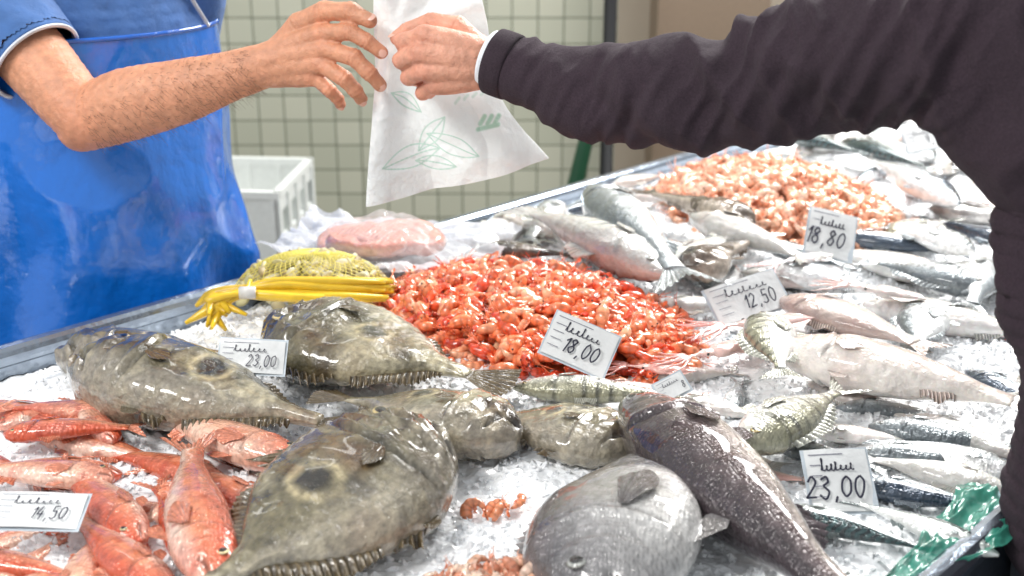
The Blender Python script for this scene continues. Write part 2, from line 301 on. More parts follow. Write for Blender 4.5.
def fish(name,shape,c,head,tail,z=0,tz=None,dors=1,roll=0,bend=0,wide=1.0,res=1.0,thick=1.0):
    fcount[0]+=1; sd=fcount[0]
    K=PR[shape]; hx,hy=head;tx,ty=tail
    hz=z; tz=z if tz is None else tz
    hv=Vector((hx,hy,hz)); tv=Vector((tx,ty,tz)); X=(hv-tv); L=X.length; X.normalize()
    n,m=int(100*res),int(48*res)//2*2
    u=np.linspace(0,1,n); s=u**1.2; th=np.linspace(0,2*math.pi,m,endpoint=False)
    S,T=np.meshgrid(s,th,indexing='ij'); v=np.cos(T); w=np.sin(T)
    tp=prof(K['top'],S)*wide; bt=prof(K['bot'],S)*wide; tk=prof(K['th'],S)*thick; bf=1-K['tail']
    Yy=(tp-bt)/2+(tp+bt)/2*v; q=.85; Zz=tk*np.sign(w)*np.abs(w)**q; Xx=.5-S*bf; sg=np.sign(w)
    d=S-(K['sg']+.05*(1-(v+.15)**2)); mk=ss(1,.75,np.abs(v))
    Zz=Zz+sg*tk*mk*(.09*np.exp(-((d+.02)/.018)**2)-.12*np.exp(-(d/.006)**2))
    d2=S-(K['sg']*.62+.04*(1-(v+.3)**2)); Zz=Zz-sg*tk*mk*.05*np.exp(-(d2/.007)**2)
    sm=.09 if shape!='dory' else .14
    dm=(v-(-.05-4.0*S)) if shape!='dory' else (v-(.35-7.5*S)); gm=np.exp(-(dm/.14)**2)*(S<sm)*ss(0,.004,S)
    Zz=Zz-sg*tk*.3*gm
    P3=np.stack([Xx*L,Yy*L,Zz*L+sd],-1); em=ss(1,.75,np.abs(v))
    Zz=Zz*(1+.10*fbm(P3*26,sd,2)*em)
    if shape in('dory','angler'):
        hd=ss(.42,.2,S)
        Zz=Zz+sg*(.020*hd*(1-2.2*np.abs(fbm(P3*42,sd,2)))+.014*fbm(P3*18,sd+3,3))*em
        Zz=Zz+sg*.006*np.exp(-((np.abs(v)-.84)/.06)**2)*np.abs(np.sin(S*60))*ss(.3,.4,S)*ss(.95,.85,S)
        Yy=Yy*(1+.04*fbm(P3*14,sd+6,2)*ss(.3,1,np.abs(v)))
    C=fcol(c,S,v,Xx,Yy,sd,L)
    C=C*(1-.5*np.exp(-(d/.009)**2)*mk)[...,None]*(1-.2*np.exp(-(d2/.008)**2)*mk)[...,None]*(1-.75*gm)[...,None]
    if shape in('bream','long','dory'):
        ll=np.exp(-((v-.28-.25*np.sin(S*2.4))/.035)**2)*ss(.28,.33,S); C=C*(1-.22*ll)[...,None]
    b=B()
    V=np.stack([Xx,Yy,Zz],-1).reshape(-1,3); F=gridf(n,m,True)
    F.append(tuple(range(m))[::1]); F.append(tuple(range((n-1)*m,n*m))[::-1])
    b.add(V,F,C.reshape(-1,3))
    fc=lin(FC[c])
    def surfz(s0,y0):
        t_=prof(K['top'],s0)*wide;b_=prof(K['bot'],s0)*wide
        vv=np.clip((y0-(t_-b_)/2)/((t_+b_)/2),-1,1); return prof(K['th'],s0)*thick*np.sqrt(1-vv**2)**q
    def finstrip(s0,s1,h,side,ns_,notch=.32,spiny=False):
        nb=int(10*ns_*res)+8; nh=5; a=np.linspace(0,1,nb); sb=s0+(s1-s0)*a
        base=prof(K['top'] if side>0 else K['bot'],sb)*wide*.93
        if spiny: hh=h*(.45+.8*np.exp(-((a-.35)/.28)**2))*ss(1.05,.8,a)*ss(-.08,.12,a)
        else: hh=h*(np.sin(np.pi*np.clip(a*.9+.1,0,1))**.5)
        ph=(a*ns_)%1; hh=hh*(1-notch*np.abs(np.sin(np.pi*ph))**(.5 if spiny else 1))
        V=[];Cc=[]
        for j in range(nh):
            r=j/(nh-1)
            V.append(np.stack([.5-sb*bf-hh*r*(.75 if spiny else .45),side*(base+hh*r*(.85 if spiny else 1)),.005*np.cos(2*np.pi*ph)*r*1.2-.02*r*r+.01*np.sin(a*11+sd)*r],-1)); Cc.append(np.outer(.6+.7*np.cos(np.pi*ph)**6+.12*r,fc))
        b.add(np.array(V).reshape(-1,3),gridf(nh,nb),np.clip(np.array(Cc).reshape(-1,3),0,.9))
    if shape=='dory':
        finstrip(*K['dor'],1,9,.72,True); finstrip(.60,.90,.050,1,16,.10)
        finstrip(*K['ana'],-1,4,.6,True); finstrip(.58,.90,.048,-1,16,.10)
    else:
        finstrip(*K['dor'],1,14); finstrip(*K['ana'],-1,9)
    nb,nh=int(40*res)+6,6; a=np.linspace(-1,1,nb); ped=float(prof(K['top'],np.array([1.]))[0])*wide
    V=[];Cc=[]
    for j in range(nh):
        r=j/(nh-1); Lt=K['tail']*(1-K['fork']*(1-np.abs(a)**1.3)); an=a*.55
        V.append(np.stack([.5-bf*.985-r*Lt*np.cos(an*.6),a*ped*.9+r*Lt*np.sin(an)*1.1,(.004*np.cos(a*30)+.012*np.sin(a*3+sd))*r],-1)); Cc.append(np.outer(.75+.25*np.cos(a*30),fc))
    b.add(np.array(V).reshape(-1,3),gridf(nh,nb,False,True),np.array(Cc).reshape(-1,3))
    nb,nh=16,5; a=np.linspace(-1,1,nb)
    for side in(1,-1):
        V=[];Cc=[]; s0=K['sg']+.055; y0=-.03*wide
        for j in range(nh):
            r=j/(nh-1); LL=K['pec']*(1-.45*np.abs(a-.2)); sx=s0+r*LL*np.cos(a*.4)/bf; yy=y0+a*.012+r*LL*np.sin(a*.4-.25)
            V.append(np.stack([.5-sx*bf,yy,side*(surfz(sx,yy)*1.03+.004+.006*r+.002*np.cos(a*20))],-1)); Cc.append(np.outer(.8+.25*np.cos(a*20),fc))
        b.add(np.array(V).reshape(-1,3),gridf(nh,nb,False,side>0),np.clip(np.array(Cc).reshape(-1,3),0,.9))
    V=[];Cc=[]
    for j in range(nh):
        r=j/(nh-1); s0=K['sg']+.07; bb=float(prof(K['bot'],np.array([s0]))[0])*wide; LL=K['pec']*.8*(1-.3*np.abs(a))
        V.append(np.stack([.5-s0*bf+a*.012-r*LL*np.cos(.7+a*.3),-bb*.93-r*LL*np.sin(.55+a*.3),.01+.0*a],-1)); Cc.append(np.outer(.85+0*a,fc))
    b.add(np.array(V).reshape(-1,3),gridf(nh,nb),np.array(Cc).reshape(-1,3))
    es,ev,er=K['eye']; ey_t=float(prof(K['top'],np.array([es]))[0])*wide; ey_b=float(prof(K['bot'],np.array([es]))[0])*wide
    ey=(ey_t-ey_b)/2+(ey_t+ey_b)/2*ev; ez=float(surfz(np.array([es]),np.array([ey]))[0]); nr,na=8,18
    if shape in('dory','angler'): ez+=.008
    rr=np.linspace(0.02,1,nr); aa=np.linspace(0,2*math.pi,na,endpoint=False); R,A=np.meshgrid(rr,aa,indexing='ij')
    ir=lin((204,184,130)) if c in('red','stripe','dory') else lin((176,178,172))
    ec=np.where((R<.6)[...,None],lin((12,12,14)),np.where((R<.86)[...,None],ir,lin((70,60,54))))
    for side in(1,-1):
        V=np.stack([.5-es*bf+er*R*np.cos(A),ey+er*R*np.sin(A),side*(ez-.003+er*.36*np.sqrt(np.clip(1-R**2,0,1)))],-1)
        b.add(V.reshape(-1,3),gridf(nr,na,True,side<0)+[tuple(range(na))],ec.reshape(-1,3))
    for i,VV in enumerate(b.V):
        VV=VV.copy(); VV[:,1]+=bend*(VV[:,0]**2*4-.33); VV[:,2]-=.05*VV[:,0]**2
        if dors<0: VV[:,1]*=-1
        b.V[i]=VV*L
    if dors<0: b.F=[f[::-1] for f in b.F]
    Zl=Vector((0,0,1)); Yl=Zl.cross(X).normalized(); Zl=X.cross(Yl).normalized()
    R=Matrix((X,Yl,Zl)).transposed().to_4x4()@Matrix.Rotation(roll,4,'X')
    maxt=max(k[1] for k in K['th'])*thick*L
    c0=(hv+tv)/2; c0.z+=.852+maxt*.62
    return b.obj(name,FM[c],mat=Matrix.Translation(c0)@R)

RM=[((-.634,1.347),(-.451,1.363),.03,1,.03),((-.262,1.264),(-.508,1.455),.02,1,.05),((-.67,1.401),(-.54,1.49),.01,-1,0),((-.46,1.225),(-.67,1.252),.03,1,.0),
((-.386,1.111),(-.566,1.292),.02,-1,.04),((-.302,1.0),(-.398,1.335),.035,1,.03),((-.337,1.01),(-.507,1.187),.018,-1,-.03),((-.265,1.195),(-.47,1.325),0,-1,.05),
((-.55,1.00),(-.487,1.17),.0,1,0),((-.72,1.47),(-.48,1.39),.0,1,-.04),((-.473,1.295),(-.70,1.29),.0,-1,.03),((-.39,1.09),(-.53,1.24),.0,1,.03),((-.62,1.39),(-.40,1.31),0,-1,0),((-.36,1.18),(-.56,1.22),0,1,0),((-.72,1.35),(-.54,1.26),.0,-1,.0),((-.62,1.05),(-.49,1.21),.0,-1,.0),((-.33,1.26),(-.54,1.36),.0,-1,.04),((-.40,1.00),(-.57,1.12),0,1,0),
((-.50,1.42),(-.69,1.44),.02,-1,.02),((-.44,.98),(-.45,1.18),.01,1,.03),((-.31,1.34),(-.46,1.46),.0,-1,.03),((-.66,1.20),(-.47,1.15),.0,1,0),((-.50,1.34),(-.60,1.48),.02,1,.03),((-.34,1.10),(-.43,1.27),.01,-1,.03),((-.60,1.10),(-.42,1.05),.01,1,.02)]
for h,t,z,d,bd in RM: fish('red_mullet','mullet','red',h,t,z,dors=d,bend=bd,wide=1.12)
fish('john_dory','dory','dory',(-.085,1.30),(-.335,.93),.02,dors=1,wide=.92,bend=.03,roll=.1)
fish('john_dory','dory','dory',(.01,1.325),(-.26,1.455),.02,dors=1,wide=.92,roll=-.1)
fish('john_dory','dory','dory',(.15,1.315),(-.06,1.445),.01,dors=1,wide=.98)
fish('john_dory','dory','dory',(-.36,1.65),(-.0,1.465),.03,.02,dors=1,wide=1.0)
fish('john_dory','dory','dory',(-.60,1.50),(-.17,1.325),.02,.015,dors=-1,wide=.66)
fish('john_dory','dory','dory',(-.66,1.60),(-.36,1.61),.01,dors=-1,wide=.66)
fish('gilthead_bream','bream','bream',(.083,.955),(.185,1.375),.01,dors=-1,wide=1.2,roll=.22,thick=1.3)
fish('sea_bass','long','bass',(.145,1.395),(.345,.87),.03,.03,dors=1,wide=1.02,roll=-.15,thick=1.15)
fish('bogue','mack','stripe',(.0,1.50),(.27,1.455),.02,dors=1,wide=1.15)
fish('striped_bream','bream','stripe',(.385,1.68),(.355,1.43),.045,.055,dors=1,wide=.84)
fish('striped_bream','bream','stripe',(.265,1.275),(.455,1.455),.04,.04,dors=1,wide=.82)
fish('whiting','long','pale',(.37,1.575),(.69,1.365),.035,dors=-1,wide=1.2,thick=1.2)
fish('hake','long','pale',(.43,1.81),(.62,1.59),.03,dors=1,wide=1.45)
for h,t,cc,d in [((.462,1.401),(.66,1.325),'silver',1),((.585,1.225),(.42,1.325),'white',-1),((.61,1.27),(.448,1.372),'silver',1),((.40,1.25),(.56,1.19),'blue',1),((.38,1.39),(.52,1.36),'white',-1),((.33,1.35),(.46,1.28),'silver',1),((.52,1.43),(.65,1.28),'white',1),((.43,1.33),(.60,1.30),'silver',1),((.45,1.22),(.36,1.33),'blue',1)]:
    fish('sardine','long',cc,h,t,.01,dors=d,wide=1.15)
fish('atlantic_mackerel','mack','mack',(.51,1.085),(.375,1.205),.02,dors=1,wide=1.3)
fish('atlantic_mackerel','mack','mack',(.29,1.19),(.46,1.09),.015,dors=1,wide=1.2)
fish('atlantic_mackerel','mack','mack',(.30,1.06),(.44,1.02),.01,dors=1,wide=1.2)
for h,t,cc,w_ in [((.29,1.32),(.24,1.485),'silver',1.1),((.24,1.30),(.37,1.28),'pink',1),((.20,1.415),(.34,1.30),'white',1.1),((.20,1.50),(.36,1.44),'white',1.2),((.29,1.45),(.33,1.58),'silver',1.1),((.42,1.56),(.55,1.42),'white',1.2),((.10,1.535),(.28,1.51),'pink',1),((.55,1.55),(.70,1.50),'silver',1.2),((.50,1.66),(.33,1.74),'blue',1.3),((.44,1.48),(.60,1.45),'silver',1.1),((.16,1.56),(.34,1.60),'white',1.1),((.60,1.68),(.46,1.56),'silver',1.2),((.66,1.60),(.74,1.42),'blue',1.2)]:
    fish('whiting','long',cc,h,t,.0,dors=1,wide=w_)
fish('sea_bass','long','white',(.25,1.83),(.01,2.24),.055,dors=-1,wide=.95)
fish('sea_bass','long','silver',(.15,2.30),(.285,1.75),.06,dors=1,wide=.85)
fish('grouper','angler','brown',(.44,2.12),(.26,2.38),.05,dors=1,wide=.8)
fish('anglerfish','angler','brown',(.30,1.88),(.45,2.08),.05,dors=-1,wide=1.1)
fish('sea_bass','long','white',(.34,2.20),(.52,1.92),.05,dors=1)
fish('grey_mullet','long','silver',(.46,2.10),(.60,1.96),.03,dors=1)
fish('grey_mullet','long','brown',(-.07,2.08),(.12,2.04),.03,dors=1,wide=1.3)
for h,t,cc in [((-.02,2.26),(.18,2.16),'white'),((.10,2.40),(.02,2.12),'silver'),((.20,2.50),(.36,2.42),'white'),((.08,2.20),(.24,2.03),'white'),((.36,1.98),(.20,2.20),'silver'),((.22,2.56),(.36,2.66),'white'),((.22,1.80),(.40,1.83),'white'),((.40,1.98),(.54,1.88),'white')]:
    fish('grey_mullet','long',cc,h,t,.02,dors=1,wide=1.15,res=.8)
fish('atlantic_mackerel','mack','mack',(.66,2.95),(.83,2.69),.05,dors=1,wide=1.2)
fish('atlantic_mackerel','mack','blue',(.87,2.25),(.78,2.66),.06,dors=1,wide=1.2)
fish('atlantic_mackerel','mack','mack',(.80,2.85),(.93,2.55),.05,dors=1,wide=1.2)
fish('gilthead_bream','bream','silver',(.82,2.02),(.70,2.19),.04,dors=1,wide=.9)
fish('gilthead_bream','bream','silver',(.79,1.85),(.61,2.01),.03,dors=-1,wide=.9)
fish('atlantic_mackerel','mack','blue',(.82,2.36),(.98,2.53),.06,dors=1,wide=1.2)
fr=np.random.default_rng(21)
kinds=[('sea_bream','bream','silver',.24),('grey_mullet','long','white',.30),('grey_mullet','long','silver',.30),('atlantic_mackerel','mack','blue',.30),('hake','long','white',.32),('striped_bream','bream','stripe',.24),('gurnard','long','pink',.26),('sea_bream','bream','bream',.26)]
for i in range(16):
    for j in range(6):
        s_=.42+.118*i+fr.uniform(-.03,.03); w_=.13+.19*j+fr.uniform(-.05,.05)
        if ((s_-1.02)/.42)**2+((w_-.89)/.33)**2<1 : continue
        if s_<.75 and .45<w_<1.12 and ((s_-.2)/.36)**2+((w_-.81)/.34)**2<1: continue
        if s_<.5 and w_<.3: continue
        if s_>2.1 or w_>1.16: continue
        k=kinds[fr.integers(len(kinds))]
        a=fr.choice([.9,2.3,-.9,-2.2,1.5])+fr.uniform(-.4,.4); Lh=k[3]*fr.uniform(.8,1.05)/2
        q=O+D*s_+Nn*w_; dx,dy=math.cos(a)*Lh,math.sin(a)*Lh
        hs=(q[0]+dx,q[1]+dy); ts=(q[0]-dx,q[1]-dy)
        ww=[np.dot(np.array(hp)-O,Nn) for hp in(hs,ts)]
        if min(ww)<.03 or max(ww)>W-.03:
            dx,dy=D[0]*Lh,D[1]*Lh; hs=(q[0]+dx,q[1]+dy); ts=(q[0]-dx,q[1]-dy)
        fish(k[0],k[1],k[2],hs,ts,fr.uniform(0,.03),dors=int(fr.choice([1,-1])),bend=fr.uniform(-.05,.05),res=.6,roll=fr.uniform(-.2,.2),wide=1.1)

# ------------------------------------------------------------------ squid
def squid(name,head,tail,z,col,seed):
    b=B(); h=np.array(head);t=np.array(tail); L=float(np.linalg.norm(h-t)); c=lin(col)
    n,m=40,24; s=np.linspace(0,1,n); a=np.linspace(0,2*math.pi,m,endpoint=False)
    R=prof([(0,.002),(.1,.035),(.3,.075),(.5,.095),(.56,.085),(.6,.05),(.68,.055),(.74,.035),(.8,.02),(1,.012)],s)
    S,A=np.meshgrid(s,a,indexing='ij'); RR=R[:,None]
    V=np.stack([-.5+S*.75,RR*np.cos(A),RR*.55*np.sin(A)],-1); nn=fbm(V*14+seed,seed,3)[...,None]
    b.add(V.reshape(-1,3)*L,gridf(n,m,True),(c*(1+.12*nn)*np.where(nn>.25,np.array([1,.8,.8]),1)).reshape(-1,3))
    for sd_ in(1,-1):
        u=np.linspace(0,1,16); V=[]
        for j in range(5):
            r=j/4; V.append(np.stack([-.48+u*.32,sd_*(prof([(0,.002),(.1,.035),(.3,.075),(.5,.095)],u*.42)*.9+.09*np.sin(np.pi*u)*r),.006*np.sin(u*9)*r],-1))
        b.add(np.array(V).reshape(-1,3)*L,gridf(5,16),c*.95)
    for k in range(8):
        a0=(k-3.5)*.17; rr=np.random.default_rng(seed*10+k)
        P=[(.18,0.01*(k-3.5),0)]; x,y=.18,.01*(k-3.5)
        for q in range(6): x+=.055*math.cos(a0); y+=.055*math.sin(a0); a0+=rr.uniform(-.45,.45); P.append((x,y,-.01*q*.5))
        tube(b,np.array(P)*L,np.linspace(.014,.003,7)*L,c*np.array([.95,.75,.75]),8,3)
    for sd_ in(1,-1):
        th=np.linspace(0,math.pi,7); ph=np.linspace(0,2*math.pi,10,endpoint=False); T_,P_=np.meshgrid(th,ph,indexing='ij')
        V=np.stack([.02+.014*np.sin(T_)*np.cos(P_),sd_*.05+.006*np.cos(T_),.01+.014*np.sin(T_)*np.sin(P_)],-1)
        b.add(V.reshape(-1,3)*L,gridf(7,10,True),lin((20,18,22)))
    ang=math.atan2(h[1]-t[1],h[0]-t[0]); c0=(h+t)/2
    b.obj(name,M_pale,mat=Matrix.Translation((c0[0],c0[1],.855+z+.04*L))@Matrix.Rotation(ang,4,'Z'))
squid('squid',(.25,1.65),(.46,1.70),.04,(232,200,194),1)
squid('squid',(.20,1.55),(.36,1.63),.03,(230,194,186),2)
squid('squid',(.50,1.88),(.66,1.78),.04,(238,228,222),3)
squid('squid',(.12,1.58),(.26,1.55),.02,(222,176,166),4)
squid('squid',(.40,1.91),(.56,1.98),.05,(242,234,232),5)

# ------------------------------------------------------------------ shrimps
def shrimp_var(seed):
    r=np.random.default_rng(seed); b=B(); n=20; u=np.linspace(0,1,n); curl=r.uniform(1.8,4.0)
    ang=np.cumsum(np.where(u<.35,.15,1.0)); ang=ang/ang[-1]*curl; st=.058/n
    x=np.cumsum(np.cos(ang))*st; y=-np.cumsum(np.sin(ang))*st; P=np.stack([x,y,0*x],-1); P-=P.mean(0)
    R=1.15*prof([(0,.0008),(.06,.0035),(.2,.0068),(.36,.0072),(.6,.0060),(.85,.0036),(1,.0018)],u)*(1-.12*(np.arange(n)%3==0)*(u>.35))
    cA=np.array([1,1,1.])[None]*np.where((np.arange(n)%3==0)[:,None],.7,1.1); tube(b,P,R,cA,8)
    T,N,Bn=frames(P)
    for k in(-1,0,1):
        e=P[-1]; t=T[-1]; dv=t+np.array([0,0,1.])*k*.5
        dv/=np.linalg.norm(dv); V=[e+np.array([0,0,.001]),e+dv*.009+np.cross(dv,[0,0,1])*.0025,e+dv*.012,e+dv*.009-np.cross(dv,[0,0,1])*.0025]
        b.add(V,[(0,1,2,3)],[1.1,1,1])
    for k in range(5):
        i=5+k*2; pr=np.array([-T[i][1],T[i][0],0]); inn=-pr if np.dot(pr,P.mean(0)-P[i])<0 else pr
        tube(b,[P[i]+inn*.004,P[i]+inn*.010+T[i]*.003+np.array([0,0,.002]),P[i]+inn*.014-T[i]*.003],[.0010,.0008,.0005],(1.1,.95,.95),4)
    if seed%2==0:
        for k in(-1,1):
            tube(b,[P[0],P[0]-T[0]*.010+np.array([0,.004,k*.002]),P[0]-T[0]*.02+np.array([.004,.010,k*.003])],[.0007,.0006,.0004],(1,.85,.85),4,2)
    for k in(-1,1):
        e=P[1]+np.array([0,.0015,k*.0035]); b.add(octa*.0016+e,of,(.02,.02,.02))
    return np.vstack(b.V),b.F,np.vstack(b.C)
SV=[shrimp_var(k) for k in range(8)]
def heap(name,c,ax,ang,h,n,cols,scale=1.,seed=0,under=True):
    r=np.random.default_rng(seed); b=B(); ca,sa=math.cos(ang),math.sin(ang)
    def hh(rr): return h*(1-rr**2)**.8
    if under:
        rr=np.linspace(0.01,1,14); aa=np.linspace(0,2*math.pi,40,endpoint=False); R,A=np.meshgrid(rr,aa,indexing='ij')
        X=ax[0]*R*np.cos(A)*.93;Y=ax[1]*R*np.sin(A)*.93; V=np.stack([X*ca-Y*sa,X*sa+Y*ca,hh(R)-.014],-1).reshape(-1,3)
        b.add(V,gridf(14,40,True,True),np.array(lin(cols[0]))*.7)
    for i in range(n):
        rr=math.sqrt(r.uniform(0,1))*(1.0 if r.uniform()<.9 else 1.12); a=r.uniform(0,2*math.pi); X=ax[0]*rr*math.cos(a);Y=ax[1]*rr*math.sin(a)
        V,F,C=SV[r.integers(8)]; q=np.linalg.qr(np.eye(3)*1.0+r.normal(size=(3,3))*.42)[0]
        za=r.uniform(0,2*math.pi); Rz=np.array([[math.cos(za),-math.sin(za),0],[math.sin(za),math.cos(za),0],[0,0,1]])
        if np.linalg.det(q)<0: q[:,0]*=-1
        Vn=(V*scale*r.uniform(.8,1.15))@q.T@Rz.T+[X*ca-Y*sa,X*sa+Y*ca,hh(min(rr,1))+r.uniform(-.004,.010)]
        cc=lin(cols[r.integers(len(cols))])*r.uniform(.85,1.15)
        b.add(Vn,F,np.clip(C*cc,0,.95))
    b.obj(name,M_shr,mat=Matrix.Translation((c[0],c[1],.858)))
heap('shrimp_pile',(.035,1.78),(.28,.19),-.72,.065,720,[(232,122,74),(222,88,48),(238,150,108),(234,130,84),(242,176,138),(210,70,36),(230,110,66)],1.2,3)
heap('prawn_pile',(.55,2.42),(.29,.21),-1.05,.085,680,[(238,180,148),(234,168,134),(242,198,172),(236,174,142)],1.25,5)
heap('small_shrimp_pile',(.01,1.025),(.11,.06),.1,.02,190,[(228,176,146),(238,204,182),(214,140,108)],.75,8)
heap('loose_shrimps',(-.02,1.21),(.035,.02),.1,.004,4,[(226,140,98)],.8,9,False)

# ------------------------------------------------------------------ fillets in wrapping
b=B()
n=60; a=np.linspace(-1,1,n); X,Y=np.meshgrid(a,a,indexing='ij')
P3=np.stack([X*2.2,Y*2.2,0*X],-1); R=np.sqrt(X**2+Y**2)
Zp=.012+.03*np.clip(R-.55,0,1)+.022*(1-2*np.abs(fbm(P3*1.6,11,3)))*ss(.35,.8,R)
V=np.stack([X*.21+.012*fbm(P3,4,2),Y*.13+.01*fbm(P3,8,2),Zp],-1)
b.add(V.reshape(-1,3),gridf(n,n,False,True),lin((240,242,246)))
b.obj('crumpled_wrapping_paper',M_bag,mat=Matrix.Translation((-.22,2.08,.862))@Matrix.Rotation(-.3,4,'Z'))
def steak(name,x,y,z,rx,ry,ang,seed):
    b=B(); nr,na=26,72; a=np.linspace(0,2*math.pi,na,endpoint=False)
    out=1+.10*np.cos(2*a+seed)+.10*np.cos(3*a+seed*2)+.05*np.cos(5*a)
    rings=[(r,.026) for r in np.linspace(.02,.88,nr)]+[(.94,.023),(.985,.018),(1.,.011),(.98,.003),(.9,0)]
    V=[];C=[]
    for r,z_ in rings:
        px=rx*r*out*np.cos(a);py=ry*r*out*np.sin(a); p3=np.stack([px,py,0*px],-1)
        V.append(np.stack([px,py,z_+(.004*fbm(p3*35,seed,2)+.0008*np.sin(px*700))*(r<.93)],-1))
        c=lin((226,164,152))[None]*(1+.08*np.sin(px*420+6*fbm(p3*18,seed,2))+.16*fbm(p3*30,seed+3,3))[:,None]
        if r>.95: c=np.tile(lin((214,180,172)),(na,1))
        C.append(c)
    b.add(np.array(V).reshape(-1,3),gridf(len(rings),na,True,True)+[tuple(range(na))],np.clip(np.array(C).reshape(-1,3),0,.95))
    b.obj(name,M_pale,mat=Matrix.Translation((x,y,z))@Matrix.Rotation(ang,4,'Z')@Matrix.Rotation(.12,4,'X'))
steak('fish_fillet',-.27,2.09,.886,.085,.070,.3,1)
steak('fish_fillet',-.20,2.06,.904,.085,.062,.9,2)
steak('fish_fillet',-.25,2.03,.908,.075,.05,-.4,4)
b=B(); n=50; a=np.linspace(-1,1,n); X,Y=np.meshgrid(a,a,indexing='ij'); P3=np.stack([X*2,Y*2,0*X],-1); R=np.sqrt(X**2+Y**2)
V=np.stack([X*.15+.01*fbm(P3,24,2),Y*.11+.01*fbm(P3,28,2),.070-.058*ss(.35,1.1,R)+.010*(1-2*np.abs(fbm(P3*2,31,3)))],-1)
b.add(V.reshape(-1,3),gridf(n,n,False,True),lin((240,244,248)))
b.obj('clear_fillet_wrap',M_wrap,mat=Matrix.Translation((-.235,2.07,.874))@Matrix.Rotation(-.3,4,'Z'))

# ------------------------------------------------------------------ clams in net
net=empty('clam_net_bag',(-.335,1.90,.87)); b=B(); r=np.random.default_rng(5)
def clam(b,c,R,sz,col):
    th=np.linspace(0.02,math.pi/2,7); ph=np.linspace(0,2*math.pi,22,endpoint=False); T_,P_=np.meshgrid(th,ph,indexing='ij')
    for sg_ in(1,-1):
        rr=np.sin(T_); V=np.stack([rr*np.cos(P_)*1.2,rr*np.sin(P_)+.15*(1-rr),sg_*.45*np.cos(T_)*(1+.03*np.cos(T_*40))],-1)*sz
        cc=np.asarray(col)*(1+.22*np.cos(T_*26))[...,None]
        b.add(V.reshape(-1,3)@R.T+c,gridf(7,22,True,sg_>0)+[tuple(range(22))],cc.reshape(-1,3))
for i in range(250):
    rr=math.sqrt(r.uniform()); a=r.uniform(0,6.28); q=np.linalg.qr(r.normal(size=(3,3)))[0]
    clam(b,np.array([.125*rr*math.cos(a),.080*rr*math.sin(a),.060*(1-rr**2)**.6+r.uniform(-.006,.006)]),q,r.uniform(.009,.013),lin([(216,206,160),(190,182,134),(226,220,188),(160,142,98)][r.integers(4)]))
b.obj('clams',M_plain,net)
b=B(); nu,nv=20,44
def np_(i,j): 
    rr=(i+.02)/nu; a=2*math.pi*(j+(i%2)*.5)/nv
    return np.array([.136*rr*math.cos(a),.090*rr*math.sin(a),.077*(1-min(rr,.999)**2)**.6-.003])
for i in range(nu-1):
    for j in range(0,nv):
        A=np_(i,j); B1=np_(i+1,j); B2=np_(i+1,(j-1) if i%2==0 else (j+1))
        tube(b,[A,B1],[.0006]*2,lin((226,212,100)),4,caps=False); tube(b,[A,B2],[.0006]*2,lin((226,212,100)),4,caps=False)
b.obj('net_mesh',M_net,net)
b=B()
for k in range(22):
    off=np.array([r.normal()*.006,r.normal()*.009,r.normal()*.006]); ph=r.uniform(0,6)
    P=[(.13,-.065,.030),(.05,-.10,.042),(-.04,-.120,.05),(-.09,-.130,.05),(-.135,-.135,.035),(-.135+r.normal()*.02,-.155+r.normal()*.012,.02)]
    P=[np.array(p)+off*(1 if i not in(3,) else .4)+np.array([0,.004*math.sin(ph+i),.004*math.cos(ph+i)]) for i,p in enumerate(P)]
    tube(b,P,[.004,.008,.008,.005,.009,.003],lin((222,184,40))*r.uniform(.75,1.1),6,5)
tube(b,[(-.078,-.143,.055),(-.078,-.117,.064),(-.078,-.105,.04)],[.003,.003,.003],lin((240,214,60)),6,3)
boxd(b,(-.09,-.150,.045),(-.065,-.140,.062),lin((220,218,214)))
b.obj('net_knot',M_net,net)

# ------------------------------------------------------------------ price tags (handwritten strokes)
DG={'0':[[(.5,1),(.15,.8),(.1,.3),(.45,0),(.85,.3),(.85,.75),(.5,1)]],'1':[[(.2,.7),(.6,1),(.45,0)]],'2':[[(.15,.8),(.5,1),(.85,.75),(.5,.35),(.05,0),(.95,.05)]],'3':[[(.1,.9),(.6,1),(.8,.75),(.4,.55),(.85,.3),(.5,0),(.05,.1)]],
'4':[[(.5,1),(.1,.4),(.9,.4)],[(.7,.65),(.6,-.1)]],'5':[[(.9,1),(.3,1),(.2,.6),(.7,.6),(.8,.2),(.4,0),(.05,.1)]],'8':[[(.8,.85),(.5,1),(.2,.8),(.8,.3),(.5,0),(.1,.25),(.5,.55),(.85,.85)]],'9':[[(.85,.8),(.5,1),(.15,.75),(.45,.5),(.85,.8),(.7,0)]],',':[[(.4,.05),(.25,-.25)]]}
def ribbon(b,P,wd,z,col):
    P=np.array(P,float)
    if len(P)>2:
        Q,_=crom(np.c_[P,np.zeros(len(P))],np.ones(len(P)),5); P=Q[:,:2]
    T=np.gradient(P,axis=0); T/=np.linalg.norm(T,axis=1)[:,None]+1e-9; Nm=np.c_[-T[:,1],T[:,0]]
    V=np.vstack([np.c_[P+Nm*wd/2,np.full(len(P),z)],np.c_[P-Nm*wd/2,np.full(len(P),z)]]); n=len(P)
    b.add(V,[(i,i+1,n+i+1,n+i)[::-1] for i in range(n-1)],col)
tcount=[0]
